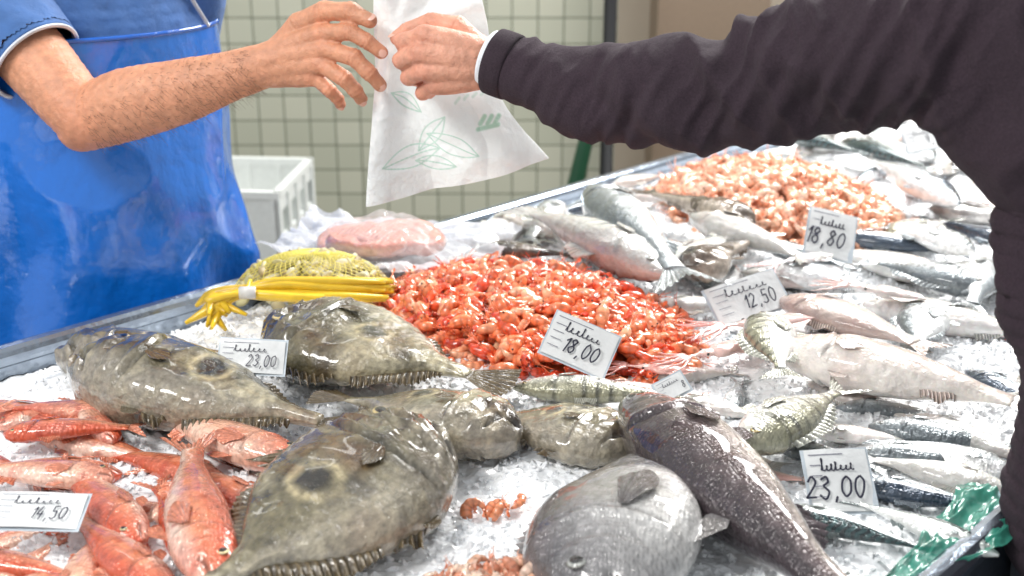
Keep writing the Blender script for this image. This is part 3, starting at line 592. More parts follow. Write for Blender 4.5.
def tag(center,w,h,yaw,tilt,roll,price,dark=0):
    tcount[0]+=1; rr=np.random.default_rng(tcount[0]*7)
    b=B(); t=.0012; n=12
    u=np.linspace(-.5,.5,n); X,Y=np.meshgrid(u,u,indexing='ij'); Zc=.05*h*np.cos(X*3+.5)+.02*h*np.sin(Y*4)
    for s_ in(1,-1): b.add(np.stack([X*w,Y*h,Zc+s_*t/2],-1).reshape(-1,3),gridf(n,n,False,s_<0),lin((228,230,230)))
    b.add([(-w/2-.003,-h/2-.003,-.002),(w/2+.003,-h/2-.003,-.002),(w/2+.003,h/2+.003,-.002),(-w/2-.003,h/2+.003,-.002)],[(0,1,2,3)],lin((196,206,214)))
    z0=.075*h+t; ink=lin((24,24,50))
    cw=h*.21; x=w*.42-cw*len(price)*.92
    for ch in price:
        for st in DG[ch]: ribbon(b,[(x+(px*.8+py*.22)*cw,-h*.30+py*h*.34+rr.normal()*h*.010) for px,py in st],h*.034,z0,ink)
        x+=cw*(.6 if ch in ',1' else .95)
    x=-w*.28
    for i in range(7):
        hh=h*(.17 if i in(0,3) else .08)*rr.uniform(.7,1.3); ww=w*.075*rr.uniform(.8,1.2)
        ribbon(b,[(x,h*.14),(x+ww*.5,h*.14+hh),(x+ww*.3,h*.14+hh*1.05),(x+ww*.35,h*.15),(x+ww*.7,h*.135),(x+ww,h*.15)],h*.022,z0,ink); x+=ww*rr.uniform(.95,1.15)
    for k in range(5):
        yy=h*(.40-.0*k)-h*.17*k; ribbon(b,[(-w*.45,yy),(-w*(.28 if k else -.1),yy)],h*.016,z0,lin((120,120,135)))
    M=Matrix.Translation(center)@Matrix.Rotation(yaw,4,'Z')@Matrix.Rotation(tilt,4,'X')@Matrix.Rotation(roll,4,'Z')
    b.obj('price_tag',M_paper,smooth=False,mat=M)
tag((-.345,1.465,.940),.086,.044,0,.95,-.05,'23,00')
tag((.095,1.55,.922),.094,.064,.0,.9,-.42,'18,00')
tag((.565,2.03,.932),.084,.086,.1,.9,-.28,'18,80')
tag((.375,1.79,.902),.125,.068,.1,.7,.3,'12,50')
tag((.375,1.215,.893),.072,.076,-.05,.65,.08,'23,00')
tag((-.505,1.12,.910),.095,.046,0,.35,-.02,'14,50')
tag((.96,2.74,.945),.10,.06,0,.9,.2,'9,90')
tag((.215,1.47,.893),.042,.028,0,.8,.5,'8')

# green plastic film
b=B(); n=60; a=np.linspace(-1,1,n); X,Y=np.meshgrid(a,a,indexing='ij'); P3=np.stack([X*2,Y*2,0*X],-1)
V=np.stack([X*.13,Y*.035*(1+.5*X)+.008*fbm(P3,3,2),.010+.010*(1-2*np.abs(fbm(P3*1.5,13,3)))],-1)
b.add(V.reshape(-1,3),gridf(n,n,False,True),lin((70,158,138)))
b.obj('green_plastic_sheet',M_green,mat=Matrix.Translation((.475,1.110,.868))@Matrix.Rotation(.80,4,'Z'))

# ------------------------------------------------------------------ bag
bag=empty('plastic_carrier_bag',(-.12,1.69,1.25))
n,m=230,190; bb=np.linspace(0,1,n); aa=np.linspace(0,1,m); Bq,Aq=np.meshgrid(bb,aa,indexing='ij')
zl=prof([(0,1.43),(.35,1.30),(1,1.085)],Bq); zr=prof([(0,1.43),(.4,1.27),(1,1.150)],Bq)
xl=prof([(0,-.178),(.15,-.192),(.4,-.194),(1,-.212)],Bq); xr=prof([(0,-.055),(.15,-.038),(.5,-.018),(.75,.014),(1,.054)],Bq)
Xb=xl*(1-Aq)+xr*Aq; Zb=zl*(1-Aq)+zr*Aq-.006*np.sin(np.pi*Aq)*(Bq)
px,pz=-.165,1.335; ang=np.arctan2(Xb-px,pz-Zb); rad=np.hypot(Xb-px,Zb-pz)
P3=np.stack([Xb*6,Zb*6,0*Xb],-1)
fold=.016*np.sin(ang*9+1.5*fbm(P3,2,2))*ss(.01,.12,rad)*ss(.42,.12,rad)+.016*fbm(P3*1.2,5,3)+.012*(1-2*np.abs(fbm(P3*2.2,6,2)))
edge=np.minimum(1,np.minimum(Aq,1-Aq)*8)*np.minimum(1,(1-Bq)*8)
colF=np.tile(lin((244,246,246)),(n,m,1)).reshape(n,m,3)
def strokes(PL,wd,c,amt=.8):
    global colF
    dmin=np.full(Xb.shape,9.)
    for pl in PL:
        for (x0,z0),(x1,z1) in zip(pl[:-1],pl[1:]):
            dx,dz=x1-x0,z1-z0; t=np.clip(((Xb-x0)*dx+(Zb-z0)*dz)/(dx*dx+dz*dz+1e-12),0,1)
            dmin=np.minimum(dmin,np.hypot(Xb-x0-t*dx,Zb-z0-t*dz))
    k=(ss(wd*1.6,wd*.5,dmin)*amt)[...,None]; colF=colF*(1-k)+lin(c)*k
def leaf(cx,cz,L,w,a):
    t=np.linspace(0,1,14); o1=[(cx+math.cos(a)*L*(k-.5)-math.sin(a)*w*math.sin(math.pi*k),cz+math.sin(a)*L*(k-.5)+math.cos(a)*w*math.sin(math.pi*k)) for k in t]
    o2=[(cx+math.cos(a)*L*(k-.5)+math.sin(a)*w*math.sin(math.pi*k),cz+math.sin(a)*L*(k-.5)-math.cos(a)*w*math.sin(math.pi*k)) for k in t]
    mid=[(cx+math.cos(a)*L*(k-.5),cz+math.sin(a)*L*(k-.5)) for k in (0,1)]
    return [o1,o2,mid]
strokes(leaf(-.145,1.155,.085,.016,.3)+leaf(-.085,1.175,.08,.015,-.35)+leaf(-.115,1.19,.07,.012,.95)+leaf(-.15,1.235,.05,.009,-.6)+leaf(-.11,1.145,.06,.010,-.1),.0009,(120,190,160),.6)
strokes([[(-.045+.01*k,1.205),(-.045+.01*k+.006,1.215)] for k in range(3)]+[[(-.048,1.198),(-.02,1.204)]],.0030,(110,185,145),.7)
strokes([[(-.08+.012*k,1.235+.003*k),(-.075+.012*k,1.24+.003*k)] for k in range(5)],.002,(150,200,175),.4)
for sg_,nm in((-1,'front_film'),(1,'back_film')):
    b=B(); Yb=fold+sg_*(.010*edge)+.0006*sg_
    V=np.stack([Xb+.12,Yb+.0*Xb,Zb-1.25],-1)
    b.add(V.reshape(-1,3),gridf(n,m,False,sg_>0),(colF if sg_<0 else np.tile(lin((238,242,242)),(n*m,1))).reshape(-1,3))
    b.obj(nm,M_bag,bag)

# ------------------------------------------------------------------ people
ICO=None
def ico():
    global ICO
    if ICO is None:
        bm=bmesh.new(); bmesh.ops.create_icosphere(bm,subdivisions=3,radius=1); 
        ICO=(np.array([v.co[:] for v in bm.verts]),[tuple(v.index for v in f.verts) for f in bm.faces]); bm.free()
    return ICO
class Blob:
    def __init__(s): s.b=B()
    def e(s,c,r,R=None):
        V,F=ico(); r=np.array([r]*3 if np.isscalar(r) else r,float); V=V*r
        if R is not None: V=V@np.asarray(R).T
        s.b.add(V+np.asarray(c,float),F,(1,1,1))
    def chain(s,P,Rr,flat=None,R=None,dens=.3):
        P=np.asarray(P,float);Rr=np.asarray(Rr,float)
        Q,r=crom(P,Rr,10); L=np.r_[0,np.cumsum(np.linalg.norm(np.diff(Q,axis=0),axis=1))]
        t=0
        while t<=L[-1]+1e-9:
            q=[np.interp(t,L,Q[:,i]) for i in range(3)]; rr=float(np.interp(t,L,r))
            s.e(q,rr if flat is None else (rr*flat[0],rr*flat[1],rr*flat[2]),R); t+=max(rr*dens,.0012)
    def mesh(s,vox,sm=6):
        V=np.vstack(s.b.V); me=bpy.data.meshes.new('tmp'); me.from_pydata(V.tolist(),[],s.b.F); me.update()
        o=bpy.data.objects.new('tmp',me); sc.collection.objects.link(o)
        md=o.modifiers.new('r','REMESH'); md.mode='VOXEL'; md.voxel_size=vox
        m2=o.modifiers.new('s','SMOOTH'); m2.factor=.5; m2.iterations=sm
        bpy.context.view_layer.update()
        m=bpy.data.meshes.new_from_object(o.evaluated_get(bpy.context.evaluated_depsgraph_get()))
        nv=len(m.vertices); V=np.zeros(nv*3); m.vertices.foreach_get('co',V); V=V.reshape(-1,3)
        N=np.zeros(nv*3); m.vertices.foreach_get('normal',N); N=N.reshape(-1,3)
        F=[tuple(p.vertices) for p in m.polygons]
        bpy.data.objects.remove(o); bpy.data.meshes.remove(me); bpy.data.meshes.remove(m)
        return V,F,N
def cutmesh(V,F,C,keep):
    idx=-np.ones(len(V),int); idx[keep]=np.arange(keep.sum())
    F2=[tuple(int(idx[i]) for i in f) for f in F if all(keep[i] for i in f)]
    return V[keep],F2,C[keep]
SK=lin((206,146,114)); SK2=lin((218,158,132))
def skincol(V,knuckles,base=SK,seed=0):
    n=fbm(V*30,seed,3)[:,None]; n2=fbm(V*120,seed+5,2)[:,None]; C=base*(1+.14*n+.08*n2); red=np.zeros(len(V))
    for k,rad,a in knuckles: red=np.maximum(red,a*np.exp(-(np.linalg.norm(V-np.asarray(k),axis=1)/rad)**2))
    red=red[:,None]; C=C*(1-red)+C*np.array([1.0,.62,.56])*red
    return np.clip(C,0,.95)
def nail(b,p,dr,nm,w=.0062,l=.0085):
    p=np.array(p,float);dr=np.array(dr,float);dr/=np.linalg.norm(dr);nm=np.array(nm,float);nm-=dr*np.dot(nm,dr);nm/=np.linalg.norm(nm);sd_=np.cross(dr,nm)
    nr,na=5,16; r=np.linspace(.05,1,nr);a=np.linspace(0,2*math.pi,na,endpoint=False);R,A=np.meshgrid(r,a,indexing='ij')
    cs=np.sign(np.cos(A))*np.abs(np.cos(A))**.7; sn=np.sign(np.sin(A))*np.abs(np.sin(A))**.7
    V=p+(R*cs)[...,None]*dr*l+(R*sn)[...,None]*sd_*w+(.0007-.0022*(R*sn)**2-.001*(R*cs)**2)[...,None]*nm
    b.add(V.reshape(-1,3),gridf(nr,na,True)+[tuple(range(na))],lin((226,178,160)),1)
def bodyframe(C,f):
    f=np.array([*f,0.]);f/=np.linalg.norm(f); r=np.array([f[1],-f[0],0]); C=np.array([*C,0.])
    R=np.stack([r,f,[0,0,1.]],1)
    return (lambda a,b_,z: C+r*a+f*b_+np.array([0,0,z])),R
def head_parts(par,Hc,R,haircol,skin,seed):
    T=lambda x,y,z:Hc+R@np.array([x,y,z])
    q=Blob()
    q.e(T(0,-.012,.025),(.075,.095,.088),R); q.e(T(0,.025,-.03),(.058,.062,.075),R); q.e(T(0,.05,-.085),(.034,.034,.028),R)
    q.e(T(.038,.045,-.025),(.026,.028,.03),R); q.e(T(-.038,.045,-.025),(.026,.028,.03),R)
    q.chain([T(0,.083,.012),T(0,.098,-.012),T(0,.108,-.028)],[.008,.010,.014]); q.e(T(.012,.094,-.032),.009); q.e(T(-.012,.094,-.032),.009)
    q.chain([T(-.045,.068,.03),T(0,.084,.028),T(.045,.068,.03)],[.012,.012,.012])
    q.chain([T(-.022,.080,-.056),T(0,.088,-.054),T(.022,.080,-.056)],[.005,.008,.005]); q.chain([T(-.02,.079,-.066),T(0,.086,-.067),T(.02,.079,-.066)],[.005,.008,.005])
    for s_ in(1,-1): q.chain([T(s_*.074,-.012,-.03),T(s_*.084,-.022,.0),T(s_*.083,-.02,.02),T(s_*.076,-.006,.022),T(s_*.074,.0,-.0)],[.008,.008,.009,.007,.006]); q.e(T(s_*.076,-.012,-.003),(.005,.015,.022),R)
    q.chain([T(0,-.02,-.05),T(0,-.03,-.13),T(0,-.035,-.17)],[.055,.056,.062])
    V,F,N=q.mesh(.003,5)
    C=skincol(V,[(T(0,.11,-.03),.02,.5),(T(.05,.06,-.03),.03,.35),(T(-.05,.06,-.03),.03,.35)],skin,seed)
    loc=(V-Hc)@R; lips=((np.abs(loc[:,0])<.027)&(loc[:,2]<-.05)&(loc[:,2]>-.073)&(loc[:,1]>.08)); C[lips]=C[lips]*[.9,.55,.55]
    ln=((np.abs(loc[:,0])<.025)&(np.abs(loc[:,2]+.061)<.0018)&(loc[:,1]>.075)); C[ln]*=.35
    b=B(); b.add(V,F,C)
    th=np.linspace(0,math.pi,14);ph=np.linspace(0,2*math.pi,20,endpoint=False);A,P_=np.meshgrid(th,ph,indexing='ij')
    for s_ in(1,-1):
        loc=np.stack([.0125*np.sin(A)*np.cos(P_),.0125*np.cos(A),.0125*np.sin(A)*np.sin(P_)],-1)
        cc=np.where((A<.22)[...,None],lin((12,10,10)),np.where((A<.5)[...,None],lin((90,60,36)),lin((236,232,228))))
        b.add(((loc+[s_*.031,.071,.010])@R.T+Hc).reshape(-1,3),gridf(14,20,True),cc.reshape(-1,3),1)
    b.obj('head',[M_skin,M_gloss],par)
    q=Blob(); q.e(T(0,-.025,.038),(.082,.098,.090),R)
    for k in range(60):
        r_=np.random.default_rng(seed*100+k); a=r_.uniform(0,6.28);e=r_.uniform(.1,1.4); q.e(T(.078*math.cos(a)*math.cos(e),-.027+.094*math.sin(a)*math.cos(e),.04+.088*math.sin(e)),.012)
    V,F,N=q.mesh(.004,2); loc=(V-Hc)@R; keep=~((loc[:,1]>.03)&(loc[:,2]<.062))&~((loc[:,2]<.0)&(loc[:,1]>-.02))&(loc[:,2]>-.06)
    C=haircol*(1+.4*vn(V*np.array([200,200,60])))[:,None]; V,F,C=cutmesh(V,F,np.clip(C,.002,1),keep)
    b=B(); b.add(V,F,C)
    for s_ in(1,-1): tube(b,[T(s_*.015,.091,.032),T(s_*.03,.089,.038),T(s_*.05,.073,.032)],[.003,.004,.002],haircol,6,4)
    b.obj('hair',M_cloth,par)
def ringband(b,c,axis,r1,r2,wdt,col,seed=0,mi=0,thk=.0018):
    c=np.array(c,float);ax=np.array(axis,float);ax/=np.linalg.norm(ax);u=np.cross(ax,[0,1,0.2]);u/=np.linalg.norm(u);v=np.cross(ax,u)
    na=60;a=np.linspace(0,2*math.pi,na,endpoint=False); V=[]
    for t,dr in((-.5,0),(-.45,thk),(-.2,thk*1.2),(.2,thk*1.2),(.45,thk),(.5,0),(.5,-thk*2),(-.4,-thk*2)):
        V.append(c+ax*wdt*t+np.outer(np.cos(a)*(r1+dr),u)+np.outer(np.sin(a)*(r2+dr),v))
    b.add(np.array(V).reshape(-1,3),gridf(8,na,True),col,mi)

# ---------- vendor
ven=empty('fishmonger')
VC=(-.71,2.03); vf=(.6,-.8); L_,VR=bodyframe(VC,vf)
Wr=np.array([-.3485,1.72,1.2835]); El=np.array([-.640,1.785,1.190]); Sh=np.array([-.865,1.93,1.395])
H=lambda a,b_,c: Wr+np.array([a,c,b_])
q=Blob()
q.chain([Sh,(Sh+El)/2+[0,0,-.0],El+[-.012,.005,.012],El],[.060,.057,.048,.047])
q.chain([El,El+(Wr-El)*.22+[0,0,.004],El+(Wr-El)*.5,El+(Wr-El)*.8,Wr],[.047,.054,.048,.036,.0315],flat=(1,.86,1))
q.e(El+[-.01,.0,-.012],.037)
mc={'i':H(.086,.048,-.030),'m':H(.090,.028,-.038),'r':H(.083,.007,-.038),'p':H(.070,-.012,-.030)}
st={'i':H(.0,.012,-.002),'m':H(.0,.005,-.006),'r':H(.0,-.004,-.006),'p':H(.0,-.012,-.002)}
for k in mc: q.chain([st[k],(st[k]+mc[k])/2+[0,.003,0],mc[k]],[.021,.0185,.0145])
q.chain([H(.01,-.005,.006),H(.06,.012,-.012),H(.08,.015,-.022)],[.022,.020,.015])
fing={
 'thumb':([H(.012,.018,.008),H(.048,.056,.0),H(.088,.078,-.022),H(.128,.080,-.045),H(.156,.069,-.058)],[.019,.018,.0148,.0136,.0108]),
 'index':([mc['i'],H(.126,.054,-.052),H(.150,.042,-.060),H(.170,.026,-.060)],[.0142,.0125,.0115,.0095]),
 'middle':([mc['m'],H(.131,.020,-.060),H(.152,-.001,-.064),H(.166,-.019,-.058)],[.0144,.0128,.0118,.0097]),
 'ring':([mc['r'],H(.116,-.010,-.056),H(.130,-.027,-.054),H(.137,-.042,-.044)],[.0136,.0122,.0112,.0093]),
 'little':([mc['p'],H(.092,-.029,-.040),H(.102,-.042,-.034),H(.104,-.053,-.022)],[.0120,.0106,.0096,.0083])}
kn=[]
def seg(q,P,R):
    for i in range(len(P)-1):
        a,c=np.array(P[i]),np.array(P[i+1]); q.chain([a,(a+c)/2,c],[R[i],(R[i]+R[i+1])/2*.92,R[i+1]],dens=.22)
for k,(P,R) in fing.items():
    seg(q,P,R)
    for p_ in P[1 if k!='thumb' else 2:]: kn.append((p_,.011,.45))
for k in mc: kn.append((mc[k],.014,.4))
V,F,N=q.mesh(.0019,4)
kn.append((El,.05,.35))
def crease(V,N,fing):
    dsp=np.zeros(len(V))
    for k,(P,R) in fing.items():
        for i in range(1,len(P)-1):
            p=np.array(P[i]); d=np.array(P[i+1])-np.array(P[i-1]); d/=np.linalg.norm(d)
            t=(V-p)@d; rr=np.linalg.norm(V-p,axis=1); m_=rr<R[i]*1.5
            dsp-=np.where(m_,.0006*np.cos(t/.0011*1.0)*np.exp(-(t/.004)**2),0)
    return dsp
b=B(); V=V+N*(.0007*fbm(V*90,4,2)+crease(V,N,fing))[:,None]; b.add(V,F,skincol(V,kn,SK,1))
for k,(P,R) in fing.items():
    d_=np.array(P[-1])-np.array(P[-2]); tocam=np.array([-.05,-1,.25]) if k!='thumb' else np.array([0,-.6,.8])
    dn=d_/np.linalg.norm(d_); t_=tocam-dn*np.dot(tocam,dn); t_/=np.linalg.norm(t_)
    nail(b,np.array(P[-1])-dn*.001+t_*(R[-1]*.90),d_,t_,R[-1]*.62,R[-1]*.75)
hr=np.random.default_rng(3)
for k in range(900):
    t=hr.uniform(.05,.95); ax=(Wr-El)/np.linalg.norm(Wr-El); pc=El+(Wr-El)*t; a=hr.uniform(-2.2,1.4)
    u=np.array([0,-1,0.]);u-=ax*np.dot(u,ax);u/=np.linalg.norm(u);w=np.cross(ax,u); dr=math.cos(a)*u+math.sin(a)*w
    rr=np.interp(t,[0,.22,.5,.8,1],[.047,.054,.048,.036,.0315]); p0=pc+dr*rr*(.86 if abs(math.cos(a))>.7 else .93)
    d2=ax*.7+w*hr.normal()*.4-np.array([0,0,.4]); tube(b,[p0,p0+dr*.003+d2*.005,p0+dr*.003+d2*.014],[.00022,.0002,.0001],lin((84,54,40)),3,caps=False)
Ls=L_(-.185,0,1.39); Le=L_(-.19,-.13,1.12); Lw=L_(-.12,-.2,.90)
q=Blob(); q.chain([Ls,Le],[.055,.045]); q.chain([Le,(Le+Lw)/2,Lw],[.045,.042,.029])
for i,(a,l) in enumerate(((-.03,.075),(-.01,.085),(.01,.08),(.028,.065))):
    base=Lw+VR@np.array([a*.9,0,-.09]); q.chain([Lw,base],[.02,.013]); q.chain([base,base+VR@np.array([0,.012,-l*.5]),base+VR@np.array([0,.03,-l])],[.010,.009,.007])
q.chain([Lw,Lw+VR@np.array([.04,.02,-.04]),Lw+VR@np.array([.05,.035,-.08])],[.018,.013,.009])
V2,F2,_=q.mesh(.003,4); b.add(V2,F2,skincol(V2,[],SK,2))
b.obj('arms_and_hands',[M_skin,M_nail],ven)
def torso(q,Lf,R,dx,inf=0,top=1.40,hip=.86,w=.19,d=.115):
    for z in np.arange(hip,top,.02):
        t=(z-hip)/(top-hip); ww=w*np.interp(t,[0,.3,.75,1],[.98,.95,1.0,.72])+inf; dd=d*np.interp(t,[0,.35,.7,1],[1.0,1.12,1.0,.72])+inf
        o=dx(z); q.e(Lf(o[0],o[1],z),(ww,dd,.035),R)
q=Blob(); torso(q,L_,VR,lambda z:(0,0),.012,w=.195,d=.110)
q.chain([L_(-.16,0,1.40),L_(0,-.01,1.43),L_(.15,0,1.40),Sh],[.06,.065,.06,.068])
q.chain([Sh,Sh+(El-Sh)*.4,Sh+(El-Sh)*.85],[.074,.076,.073]); q.chain([Ls,Ls+(Le-Ls)*.8],[.068,.062])
V,F,N=q.mesh(.006,6)
axU=(El-Sh)/np.linalg.norm(El-Sh); cu=Sh+(El-Sh)*.60; keep=~((((V-cu)@axU)>0)&(np.linalg.norm(V-cu,axis=1)<.16)&((V-Sh)@axU>.02))
# only the sleeve itself is trimmed, never the chest panel
inT=np.linalg.norm(((V-L_(0,0,0))@VR)[:,:2]/np.array([.215,.13]),axis=1)<1.02
keep|=inT
axL=(Le-Ls)/np.linalg.norm(Le-Ls); cl=Ls+(Le-Ls)*.6; keep&=~((((V-cl)@axL)>0)&(np.linalg.norm(V-cl,axis=1)<.1)&~inT)
V=V+N*(.008*(1-2*np.abs(fbm(V*np.array([9,9,6]),8,3))))[:,None]
SC=lin((66,106,164)); C=SC*(1+.1*fbm(V*5,3,2))[:,None]
V,F,C=cutmesh(V,F,C,keep); b=B(); b.add(V,F,C)
ringband(b,cu,axU,.075,.071,.012,SC); ringband(b,cu+axU*.007,axU,.074,.070,.004,lin((220,224,230))); ringband(b,cl,axL,.066,.062,.014,SC)
ringband(b,L_(0,.0,1.455),(0,.1,1),.068,.068,.03,SC)
b.obj('shirt',M_cloth,ven)
def legs(par,Lf,R,hipc,col,bootcol,boots=True):
    q=Blob()
    for z in np.arange(.80,.96,.02): q.e(Lf(hipc[0],hipc[1],z),(.175,.115,.03),R)
    for s_ in(1,-1): q.chain([Lf(hipc[0]+s_*.09,hipc[1],.84),Lf(hipc[0]+s_*.1,hipc[1]+.02,.48),Lf(hipc[0]+s_*.105,hipc[1]-.01,.10)],[.09,.068,.055])
    V,F,N=q.mesh(.008,5); V=V+N*(.008*fbm(V*12,3,3))[:,None]; b=B(); b.add(V,F,np.clip(lin(col)*(1+.15*fbm(V*9,2,2))[:,None],0,1)); b.obj('trousers',M_cloth,par)
    q=Blob()
    for s_ in(1,-1):
        x=hipc[0]+s_*.105; q.chain([Lf(x,hipc[1]-.03,.05),Lf(x,hipc[1]+.07,.045),Lf(x,hipc[1]+.17,.035)],[.046,.045,.032])
        q.chain([Lf(x,hipc[1]-.01,.05),Lf(x,hipc[1]-.01,.30 if boots else .12)],[.052,.066 if boots else .055])
    V,F,N=q.mesh(.006,4); V[:,2]=np.maximum(V[:,2],.002); b=B(); b.add(V,F,lin(bootcol)); b.obj('boots' if boots else 'shoes',M_gloss,par)
legs(ven,L_,VR,(0,0),(40,50,72),(232,234,232))
head_parts(ven,L_(0,.03,1.60),VR,lin((50,36,28)),SK,3)
# apron
b=B(); nz,na=150,160
zz=np.linspace(.36,1.295,nz); un=np.linspace(-1,1,na); Zg,U=np.meshgrid(zz,un,indexing='ij')
half=prof([(.36,2.0),(.9,1.95),(1.05,1.8),(1.15,1.5),(1.295,1.15)],Zg); Ph=U*half
flare=prof([(.36,.055),(.7,.045),(.95,.022),(1.1,.010),(1.30,.004)],Zg)
wr=.218+flare; dr_=.158+flare*.7
p3=np.stack([Ph*1.3,Zg*1.5,0*Zg],-1)
dg=fbm(np.stack([Ph*1.0+Zg*2.5,Zg*3-Ph*.8,0*Zg],-1)*1.3,19,2)
wk=(.010*fbm(p3*1.6,7,2)+.010*np.sin(Ph*8+Zg*4+2*fbm(p3,3,2))*ss(1.2,.75,Zg)+.013*(.6-2.2*np.abs(dg)))*ss(1.32,1.15,Zg)
rx=(wr+wk)*np.sin(Ph); ry=(dr_+wk)*np.cos(Ph)
c3=np.array([*VC,0]); Vv=c3+rx[...,None]*VR[:,0]+ry[...,None]*VR[:,1]+Zg[...,None]*np.array([0,0,1.])
b.add(Vv.reshape(-1,3),gridf(nz,na),lin((14,108,206)))
tube(b,np.vstack([Vv[-1,::6]]),np.full(len(Vv[-1,::6]),.004),lin((12,92,190)),8)
for e,sx in((20,-1),(na-21,1)):
    p0=Vv[-1,e]; tube(b,[p0+VR[:,1]*.004,(p0+L_(sx*.07,.06,1.44))/2+VR[:,1]*.06,L_(sx*.075,.075,1.46),L_(sx*.04,-.07,1.49)],[.0035]*4,lin((170,180,196)),8,6)
tube(b,[Vv[70,0],L_(-.12,-.15,1.02),L_(.12,-.15,1.02),Vv[70,-1]],[.004]*4,lin((150,165,185)),8,6)
b.obj('apron',M_apron,ven)

# ---------- customer
cus=empty('customer'); CC=(.722,1.085); cf=(.45,.89); K_,KR=bodyframe(CC,cf)
cW=np.array([-.029,1.60,1.307])
G=lambda a,b_,c: cW+np.array([-a,c,b_])
q=Blob()
q.chain([cW+[.09,-.03,-.008],cW+[.03,-.01,-.003],cW],[.030,.029,.028])
mcc={'i':G(.086,.036,-.004),'m':G(.092,.014,-.012),'r':G(.088,-.009,-.010),'p':G(.076,-.030,-.002)}
stc={'i':G(0,.010,0),'m':G(0,.003,-.004),'r':G(0,-.006,-.004),'p':G(0,-.013,0)}
for k in mcc: q.chain([stc[k],(stc[k]+mcc[k])/2+[0,-.004,0],mcc[k]],[.021,.0195,.0145])
q.chain([G(.02,-.003,.012),G(.06,.0,.018)],[.022,.022])
fc_={
 'index':([mcc['i'],G(.117,.024,.016),G(.111,.012,.038),G(.098,.012,.050)],[.0138,.0122,.0112,.0095]),
 'middle':([mcc['m'],G(.119,.000,.012),G(.111,-.010,.036),G(.094,-.006,.046)],[.0142,.0124,.0114,.0096]),
 'ring':([mcc['r'],G(.110,-.023,.014),G(.100,-.029,.036),G(.086,-.020,.044)],[.0136,.0118,.0108,.0092]),
 'little':([mcc['p'],G(.092,-.044,.016),G(.084,-.046,.034),G(.072,-.036,.040)],[.0120,.0105,.0096,.0084]),
 'thumb':([G(.012,.014,.014),G(.045,.040,.030),G(.080,.046,.040),G(.112,.034,.046),G(.128,.024,.046)],[.019,.0175,.0145,.0128,.0102])}
kn=[]
for k,(P,R) in fc_.items():
    seg(q,P,R)
    for p_ in P[1:]: kn.append((p_,.012,.5))
for k in mcc: kn.append((mcc[k],.014,.5))
V,F,N=q.mesh(.0019,4); V=V+N*(.0008*fbm(V*90,4,2)+crease(V,N,fc_))[:,None]
b=B(); b.add(V,F,skincol(V,kn,SK2,5))
for k,(P,R) in fc_.items():
    d_=np.array(P[-1])-np.array(P[-2]); up=np.array([-1,.4,.2]) if k!='thumb' else np.array([0,-.2,1])
    dn=d_/np.linalg.norm(d_); t_=up-dn*np.dot(up,dn); t_/=np.linalg.norm(t_); nail(b,np.array(P[-1])+t_*R[-1]*.90,d_,t_,R[-1]*.62,R[-1]*.75)
Rs=K_(.20,0,1.40);Re=K_(.27,.02,1.12);Rw=K_(.20,.22,1.02)
q=Blob(); q.chain([Rw-(Rw-Re)*.3,Rw],[.03,.028])
for i,a in enumerate((-.03,-.01,.01,.028)):
    p0=Rw+KR@np.array([-.02,.085,a]); q.chain([Rw,p0],[.021,.013]); q.chain([p0,p0+KR@np.array([-.02,.03,0]),p0+KR@np.array([-.045,.03,0])],[.0105,.009,.0075])
q.chain([Rw,Rw+KR@np.array([-.02,.04,.045]),Rw+KR@np.array([-.04,.07,.05])],[.018,.013,.009])
V2,F2,_=q.mesh(.003,4); b.add(V2,F2,skincol(V2,[],SK2,2))
b.obj('hands',[M_skin,M_nail],cus)
q=Blob()
off=lambda z:(float(np.interp(z,[.86,1.0,1.2,1.4],[.0,-.01,-.065,-.05])),float(np.interp(z,[.86,1.05,1.2,1.4],[0,.02,.08,.14])))
torso(q,K_,KR,off,.012,w=.18,d=.11)
Lsh=np.array([.475,1.285,1.385])
q.chain([K_(.19,.11,1.39),K_(.05,.12,1.42),K_(-.1,.125,1.41),Lsh],[.062,.07,.075,.082])
sleeveP=[(-.022,1.598,1.308),(.0625,1.56,1.284),(.162,1.51,1.278),(.254,1.46,1.293),(.335,1.40,1.333),(.407,1.34,1.362),tuple(Lsh)]
q.chain(sleeveP,[.041,.047,.060,.067,.072,.080,.088])
q.chain([Lsh,K_(-.13,.08,1.25)],[.085,.10])
q.chain([Rs+KR@np.array([0,.11,0]),Re,Rw-(Rw-Re)*.15],[.07,.055,.042])
V,F,N=q.mesh(.005,6)
ax=np.array([.94,-.34,.05]); ax/=np.linalg.norm(ax)
al=V@ax; pe=V-np.outer(al,ax)
n1=fbm(np.c_[al*15+pe[:,2]*10,pe[:,1]*6,pe[:,2]*6],11,2); n2=fbm(np.c_[al*34-pe[:,2]*18,pe[:,1]*10,pe[:,2]*10],12,2); n3=fbm(V*7,13,3)
arm=ss(.5,.42,V[:,0])*ss(1.15,1.2,V[:,2]); 
disp=arm*(.015*(.7-2.4*np.abs(n1))+.008*(.8-2.2*np.abs(n2)))+(1-arm)*.016*(1-2.2*np.abs(n3))
disp*=ss(-.03,.05,V[:,0])
V=V+N*disp[:,None]
cax=np.array(sleeveP[1])-np.array(sleeveP[0]); cax/=np.linalg.norm(cax)
keep=~(((V-np.array(sleeveP[0]))@cax)<-.002)|(np.linalg.norm(V-np.array(sleeveP[0]),axis=1)>.12)
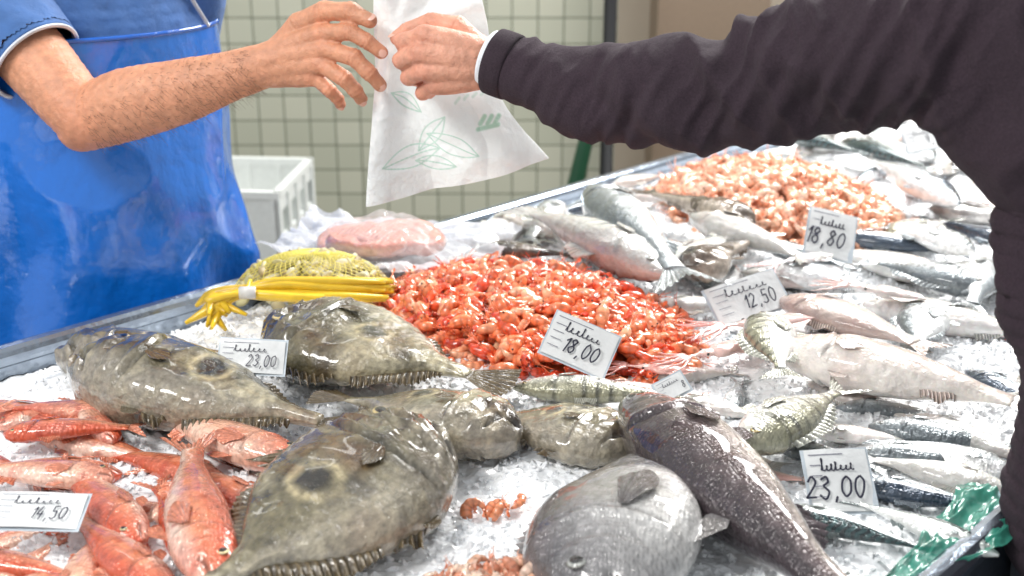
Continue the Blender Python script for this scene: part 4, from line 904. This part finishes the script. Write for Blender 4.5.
KC=lin((54,41,50))
C=KC*(1+.15*fbm(V*8,3,2))[:,None]
V,F,C=cutmesh(V,F,C,keep); b=B(); b.add(V,F,C)
ringband(b,np.array(sleeveP[0])+cax*.012,cax,.042,.042,.03,KC*.85,thk=.0022)
ringband(b,K_(-.045,.12,1.45),(0,.3,1),.07,.07,.03,KC*.85)
b.obj('sweater',M_knit,cus)
b=B(); ringband(b,np.array(sleeveP[0])-cax*.004,cax,.038,.038,.013,lin((230,233,238)),thk=.001); b.obj('shirt_cuff',M_cloth,cus)
legs(cus,K_,KR,(.0,.0),(44,50,66),(40,34,32),False)
head_parts(cus,K_(-.05,.17,1.615),KR,lin((60,48,40)),SK2,6)

# ------------------------------------------------------------------ light
wd=bpy.data.worlds.new('market_sky'); sc.world=wd; wd.use_nodes=True; nt=wd.node_tree; bg=nt.nodes['Background']
bg.inputs['Color'].default_value=(.93,.965,1,1); bg.inputs['Strength'].default_value=.70
def area(name,loc,tgt,sx,sy,e,col=(1,1,1)):
    l=bpy.data.lights.new(name,'AREA'); l.shape='RECTANGLE'; l.size=sx;l.size_y=sy;l.energy=e;l.color=col
    o=bpy.data.objects.new(name,l); sc.collection.objects.link(o); o.location=loc
    o.rotation_euler=(Vector(tgt)-Vector(loc)).to_track_quat('-Z','Y').to_euler()
area('skylight_lamp',(1.3,3.6,3.1),(.2,1.6,.9),1.6,.9,175,(1,.99,.97))
area('market_lamp',(-1.3,.5,2.7),(-.3,1.8,1.0),.9,.45,38,(1,.98,.95))
area('wall_lamp',(-1.2,3.4,2.9),(-.8,4.6,.8),1.8,.5,14,(1,.98,.93))

# ------------------------------------------------------------------ camera
cam=bpy.data.cameras.new('camera'); co=bpy.data.objects.new('camera',cam); sc.collection.objects.link(co); sc.camera=co
co.location=(0,0,1.57); co.rotation_euler=(math.radians(70),0,0); cam.sensor_width=36; cam.lens=1200/1024*36
cam.dof.use_dof=True; cam.dof.focus_distance=1.56; cam.dof.aperture_fstop=4.2; cam.clip_start=.02
